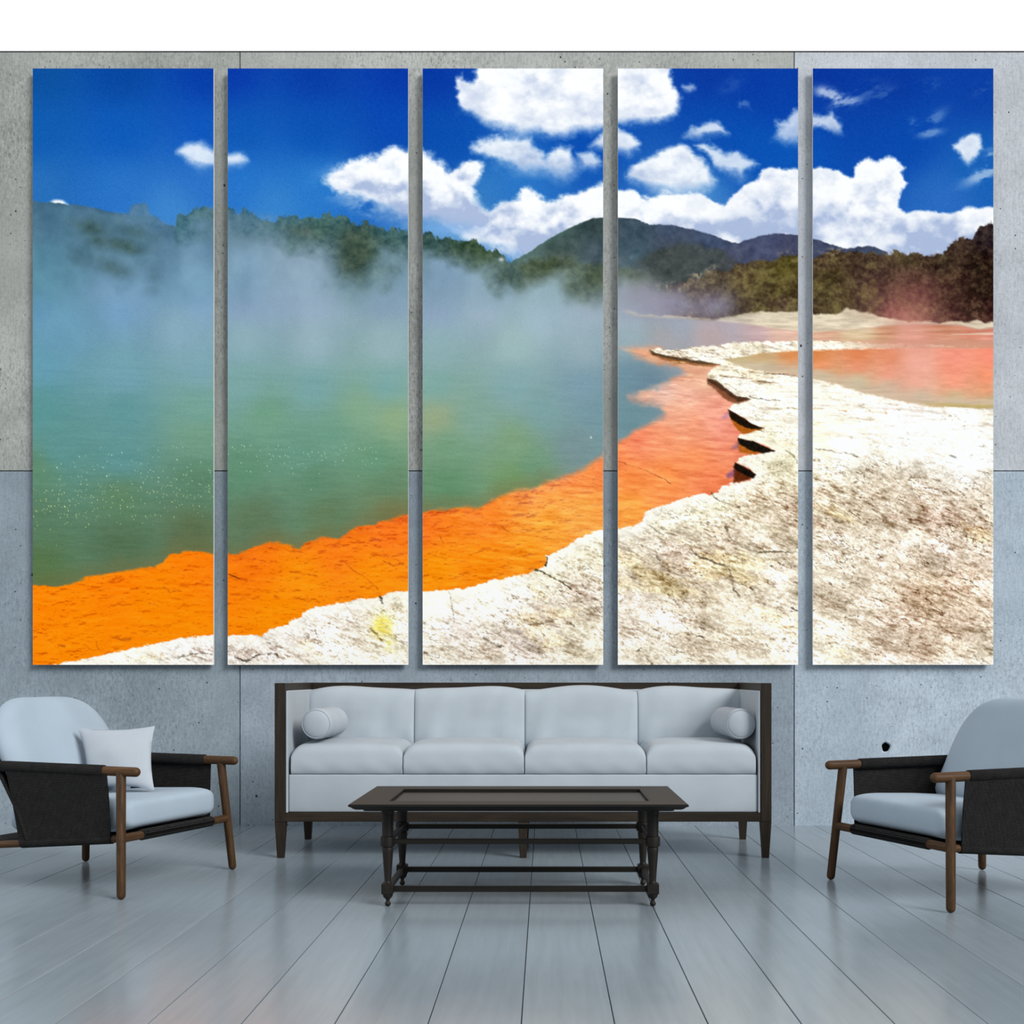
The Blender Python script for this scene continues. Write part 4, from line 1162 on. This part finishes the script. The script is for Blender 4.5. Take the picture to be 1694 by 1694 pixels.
for (lx, ly) in ((lx0, ly0), (lx1, ly0), (lx0, ly1), (lx1, ly1)):
    bm = bmesh.new()
    lathe(bm, LEG, 24, lx, ly)
    lathe(bm, LEG2, 24, lx, ly)
    box(bm, lx - .0225, lx + .0225, ly - .0225, ly + .0225, .049, .089, .002, 1)
    obj('leg', bm, M['tab_z'], table, 40)
for (z0, z1, t) in ((.2405, .2600, .011), (.0565, .0785, .010)):
    for ly in (ly0, ly1):
        bm = bmesh.new(); box(bm, lx0 + .018, lx1 - .018, ly - t, ly + t, z0, z1, .0015, 1); obj('stretcher', bm, M['tab_x'], table)
    for lx in (lx0, lx1):
        bm = bmesh.new(); box(bm, lx - t, lx + t, ly0 + .018, ly1 - .018, z0 + .0004, z1 - .0004, .0015, 1); obj('stretcher', bm, M['tab_y'], table)


# ---------------------------------------------------------------- lounge chairs (forward = +x)
def sheet(bm, A, B, nu=14, nv=10, thick=.004, bow=0.0, normal=(0, 1, 0)):
    """woven panel between two poly-lines A (top) and B (bottom)"""
    nrm = Vector(normal)
    g = {}
    for s in (0, 1):
        for j in range(nv + 1):
            for i in range(nu + 1):
                u, v_ = i / nu, j / nv
                a = Vector(A[0]).lerp(Vector(A[1]), u); b = Vector(B[0]).lerp(Vector(B[1]), u)
                p_ = a.lerp(b, v_) + nrm * (bow * math.sin(PI * v_) + (thick / 2 if s else -thick / 2))
                g[(s, i, j)] = bm.verts.new(p_)
    for s in (0, 1):
        for j in range(nv):
            for i in range(nu):
                q_ = [g[(s, i, j)], g[(s, i + 1, j)], g[(s, i + 1, j + 1)], g[(s, i, j + 1)]]
                bm.faces.new(q_ if s else q_[::-1])
    for j in range(nv):
        for i in (0, nu):
            bm.faces.new((g[(0, i, j)], g[(1, i, j)], g[(1, i, j + 1)], g[(0, i, j + 1)]))
    for i in range(nu):
        for j in (0, nv):
            bm.faces.new((g[(0, i, j)], g[(0, i + 1, j)], g[(1, i + 1, j)], g[(1, i, j)]))
    return bm


def make_chair(loc, rotz, label):
    ch = empty('lounge_chair', loc, rotz)
    tag(ch, label, 'chair', 'pair of oak lounge chairs beside the sofa')
    for s in (-1, 1):
        # front leg, splayed a little out and forward
        bm = bmesh.new()
        tube(bm, [(.405, s * .40, .018), (.372, s * .357, .498)], [.0175, .0195], 20, True, True)
        obj('leg', bm, M['oak'], ch, 50)
        # rear leg up to the seat rail
        bm = bmesh.new()
        tube(bm, [(-.40, s * .40, .018), (-.385, s * .385, .19)], [.0175, .019], 20, True, True)
        obj('leg', bm, M['oak'], ch, 50)
        # arm rod
        bm = bmesh.new()
        tube(bm, [(.44, s * .356, .503), (-.225, s * .352, .512)], .0195, 20, True, True)
        obj('armrest', bm, M['oak_x'], ch, 50)
        # seat side rail
        bm = bmesh.new()
        tube(bm, [(.382, s * .336, .234), (-.388, s * .340, .172)], .0155, 18)
        obj('side_rail', bm, M['oak_x'], ch, 50)
        # woven side panel with its sleeves
        bm = bmesh.new()
        tube(bm, [(.292, s * .356, .505), (.29, s * .356, .505), (-.2, s * .352, .5116), (-.242, s * .352, .512)], [.0215, .0235, .0235, .021], 20)
        obj('arm_sleeve', bm, M['sling'], ch, 50)
        bm = bmesh.new()
        sheet(bm, [(-.185, s * .365, .50), (.312, s * .368, .494)], [(-.128, s * .350, .186), (.318, s * .350, .222)], 16, 12, .006, s * -.003)
        tube(bm, [(-.126, s * .3385, .1935), (.316, s * .3365, .2288)], .0195, 18)
        obj('side_panel', bm, M['sling'], ch, 50)
        bm = bmesh.new()
        tube(bm, [(-.085, s * .352, .20), (-.135, s * .352, .33), (-.235, s * .352, .49), (-.30, s * .345, .59)], [.007, .011, .008, .007], 10)
        obj('back_strap', bm, M['sling'], ch, 50)
    bm = bmesh.new()
    tube(bm, [(.388, -.39, .238), (.388, .39, .238)], .0175, 18)
    obj('front_rail', bm, M['oak_y'], ch, 50)
    bm = bmesh.new()
    tube(bm, [(-.388, -.385, .18), (-.388, .385, .18)], .016, 18)
    obj('rear_rail', bm, M['oak_y'], ch, 50)
    # seat sling, wrapped over the front rail
    bm = bmesh.new()
    tube(bm, [(.388, -.252, .238), (.388, -.25, .238), (.388, .25, .238), (.388, .252, .238)], [.020, .0225, .0225, .020], 20)
    sheet(bm, [(-.37, -.33, .198), (-.37, .33, .198)], [(.385, -.25, .236), (.385, .25, .236)], 12, 12, .005, -.012, (0, 0, 1))
    obj('seat_sling', bm, M['sling'], ch, 50)
    # back sling behind the cushion
    bm = bmesh.new()
    sheet(bm, [(-.303, -.345, .60), (-.303, .345, .60)], [(-.16, -.345, .36), (-.16, .345, .36)], 12, 10, .006, 0, (.85, 0, .5))
    obj('back_sling', bm, M['sling'], ch, 50)
    # seat cushion: thick bull-nosed pad
    bm = bmesh.new()
    n1, n2 = 48, 26
    prof = []
    for k in range(n1):
        a = 2 * PI * k / n1
        ca, sa = math.cos(a), math.sin(a)
        ex = abs(ca) ** .24 * (1 if ca > 0 else -1)
        ez = abs(sa) ** .42 * (1 if sa > 0 else -1)
        prof.append((ex, ez))
    rings = []
    for i in range(n2 + 1):
        s = math.sin((i / n2 - .5) * PI)
        ov = (abs(s) * .332 - (.332 - .058)) / .058
        sh = 1.0 if ov <= 0 else math.sqrt(max(0.0, 1 - ov * ov))
        ring = []
        for ex, ez in prof:
            u = .078 + .300 * ex * (.86 + .14 * sh)
            zc = .294 + .055 * (u + .2) * .9
            z_ = zc + (.064 + .008 * (1 - ex * ex)) * ez * max(.03, sh)
            ring.append(bm.verts.new((u, s * .327, z_)))
        rings.append(ring)
    for r0, r1 in zip(rings, rings[1:]):
        for k in range(n1):
            bm.faces.new((r0[k], r0[(k + 1) % n1], r1[(k + 1) % n1], r1[k]))
    bm.faces.new(rings[0][::-1]); bm.faces.new(rings[-1])
    obj('seat_cushion', bm, M['chairwhite'], ch, 70)
    # back cushion: tall pad with a generous rounded top, leaning back
    bm = bmesh.new()
    nv, nt = 36, 26
    W_, H_, rc = .355, .46, .235
    g = {}
    for side in (0, 1):
        for j in range(nt + 1):
            for i in range(nv + 1):
                a = -1 + 2 * (.5 - .5 * math.cos(PI * i / nv)); t = .5 - .5 * math.cos(PI * j / nt)
                # outline half width at height t*H
                hgt = t * H_
                d = hgt - (H_ - rc)
                w = W_ if d <= 0 else W_ - rc * .95 + rc * .95 * math.sqrt(max(0, 1 - (d / rc) ** 2.3))
                if hgt < .03:
                    w -= .02 * (1 - hgt / .03)
                vv_ = a * w
                edge = min(1, (1 - abs(a)) * w / .085); te = min(1, (H_ - hgt) / .085, hgt / .05 + .1)
                pf = math.sqrt(max(0, 1 - (1 - edge) ** 2)) * math.sqrt(max(0, 1 - (1 - max(0, te)) ** 2))
                f_ = Vector((-.075 - .52 * hgt * .92, 0, .352 + hgt * .955))
                off = (.052 * pf + .004 * pf * math.sin(6 * a)) if side == 0 else -.06 * pf
                p_ = f_ + Vector((.87, 0, .45)) * off + Vector((-.03, 0, 0))
                if side == 1 and (i in (0, nv) or j in (0, nt)):
                    g[(1, i, j)] = g[(0, i, j)]
                else:
                    g[(side, i, j)] = bm.verts.new((p_.x, vv_, p_.z))
    for side in (0, 1):
        for j in range(nt):
            for i in range(nv):
                q_ = [g[(side, i, j)], g[(side, i + 1, j)], g[(side, i + 1, j + 1)], g[(side, i, j + 1)]]
                try:
                    bm.faces.new(q_ if side == 0 else q_[::-1])
                except ValueError:
                    pass
    bmesh.ops.remove_doubles(bm, verts=bm.verts, dist=.0004)
    obj('back_cushion', bm, M['chairwhite'], ch, 70)
    return ch


LC = (-1.942, 5.3725, 0); LR = math.radians(-18)
RC = (1.760, 5.107, 0); RR = math.radians(180 + 20)
make_chair(LC, LR, 'oak lounge chair with charcoal sling and white cushions, holding a square throw pillow')
make_chair(RC, RR, 'oak lounge chair with charcoal sling below the round wall hole, no loose pillow on it')
pil = empty('throw_pillow', LC, LR)
tag(pil, 'square white throw pillow standing on the seat of the left lounge chair', 'pillow')
bm = bmesh.new()
pillow(bm, (-.05, -.03, .396), (.258, .02, .394), (.150, .175, .664), (-.150, .03, .658), .043, 24, .10)
obj('cover', bm, M['linen2'], pil, 70)

# ---------------------------------------------------------------- camera and light
cam = bpy.data.cameras.new('camera')
cam.sensor_width = 36; cam.sensor_fit = 'HORIZONTAL'
cam.lens = 2032.0 / 1694 * 36
cam.shift_x = -(902 - 847) / 1694
cam.shift_y = (1121 - 847) / 1694
co_ = bpy.data.objects.new('camera', cam); COL.objects.link(co_)
co_.location = (0, 0, .88); co_.rotation_euler = (PI / 2, 0, 0)
sc.camera = co_


def area(name, loc, target, sx, sy, power, color):
    d = bpy.data.lights.new(name, 'AREA'); d.shape = 'RECTANGLE'; d.size = sx; d.size_y = sy; d.energy = power; d.color = color
    o = bpy.data.objects.new(name, d); COL.objects.link(o)
    o.location = loc
    o.rotation_euler = (Vector(target) - Vector(loc)).to_track_quat('-Z', 'Y').to_euler()
    return o


w = bpy.data.worlds.new('sky'); sc.world = w; w.use_nodes = True
wt = w.node_tree
bg = wt.nodes['Background']
tc = wt.nodes.new('ShaderNodeTexCoord'); sx_ = wt.nodes.new('ShaderNodeSeparateXYZ'); wt.links.new(tc.outputs['Generated'], sx_.inputs[0])
mr_ = wt.nodes.new('ShaderNodeMapRange'); mr_.interpolation_type = 'SMOOTHSTEP'
mr_.inputs['From Min'].default_value = -.3; mr_.inputs['From Max'].default_value = .6; mr_.inputs['To Min'].default_value = .48; mr_.inputs['To Max'].default_value = 1.2
wt.links.new(sx_.outputs['Y'], mr_.inputs['Value']); mx_ = wt.nodes.new('ShaderNodeMath'); mx_.operation = 'MULTIPLY_ADD'; mx_.inputs[1].default_value = -.56  # invented sky gradient: brighter behind the wall, and leftward to fill the right chair
wt.links.new(sx_.outputs['X'], mx_.inputs[0]); wt.links.new(mr_.outputs[0], mx_.inputs[2]); mm_ = wt.nodes.new('ShaderNodeMath'); mm_.operation = 'MAXIMUM'; mm_.inputs[1].default_value = .06
wt.links.new(mx_.outputs[0], mm_.inputs[0]); wt.links.new(mm_.outputs[0], bg.inputs['Strength'])
bg.inputs['Color'].default_value = (.955, .98, 1, 1)
s = bpy.data.lights.new('daylight', 'SUN'); s.energy = 2.95; s.angle = math.radians(26); s.color = (1, .985, .965)
so = bpy.data.objects.new('daylight', s); COL.objects.link(so)
so.rotation_euler = Vector((-.68, .66, -.56)).to_track_quat('-Z', 'Y').to_euler()

sc.view_settings.view_transform = 'Standard'
sc.view_settings.look = 'None'
sc.view_settings.gamma = 1
sc.view_settings.use_curve_mapping = False
sc.view_settings.exposure = 0.07
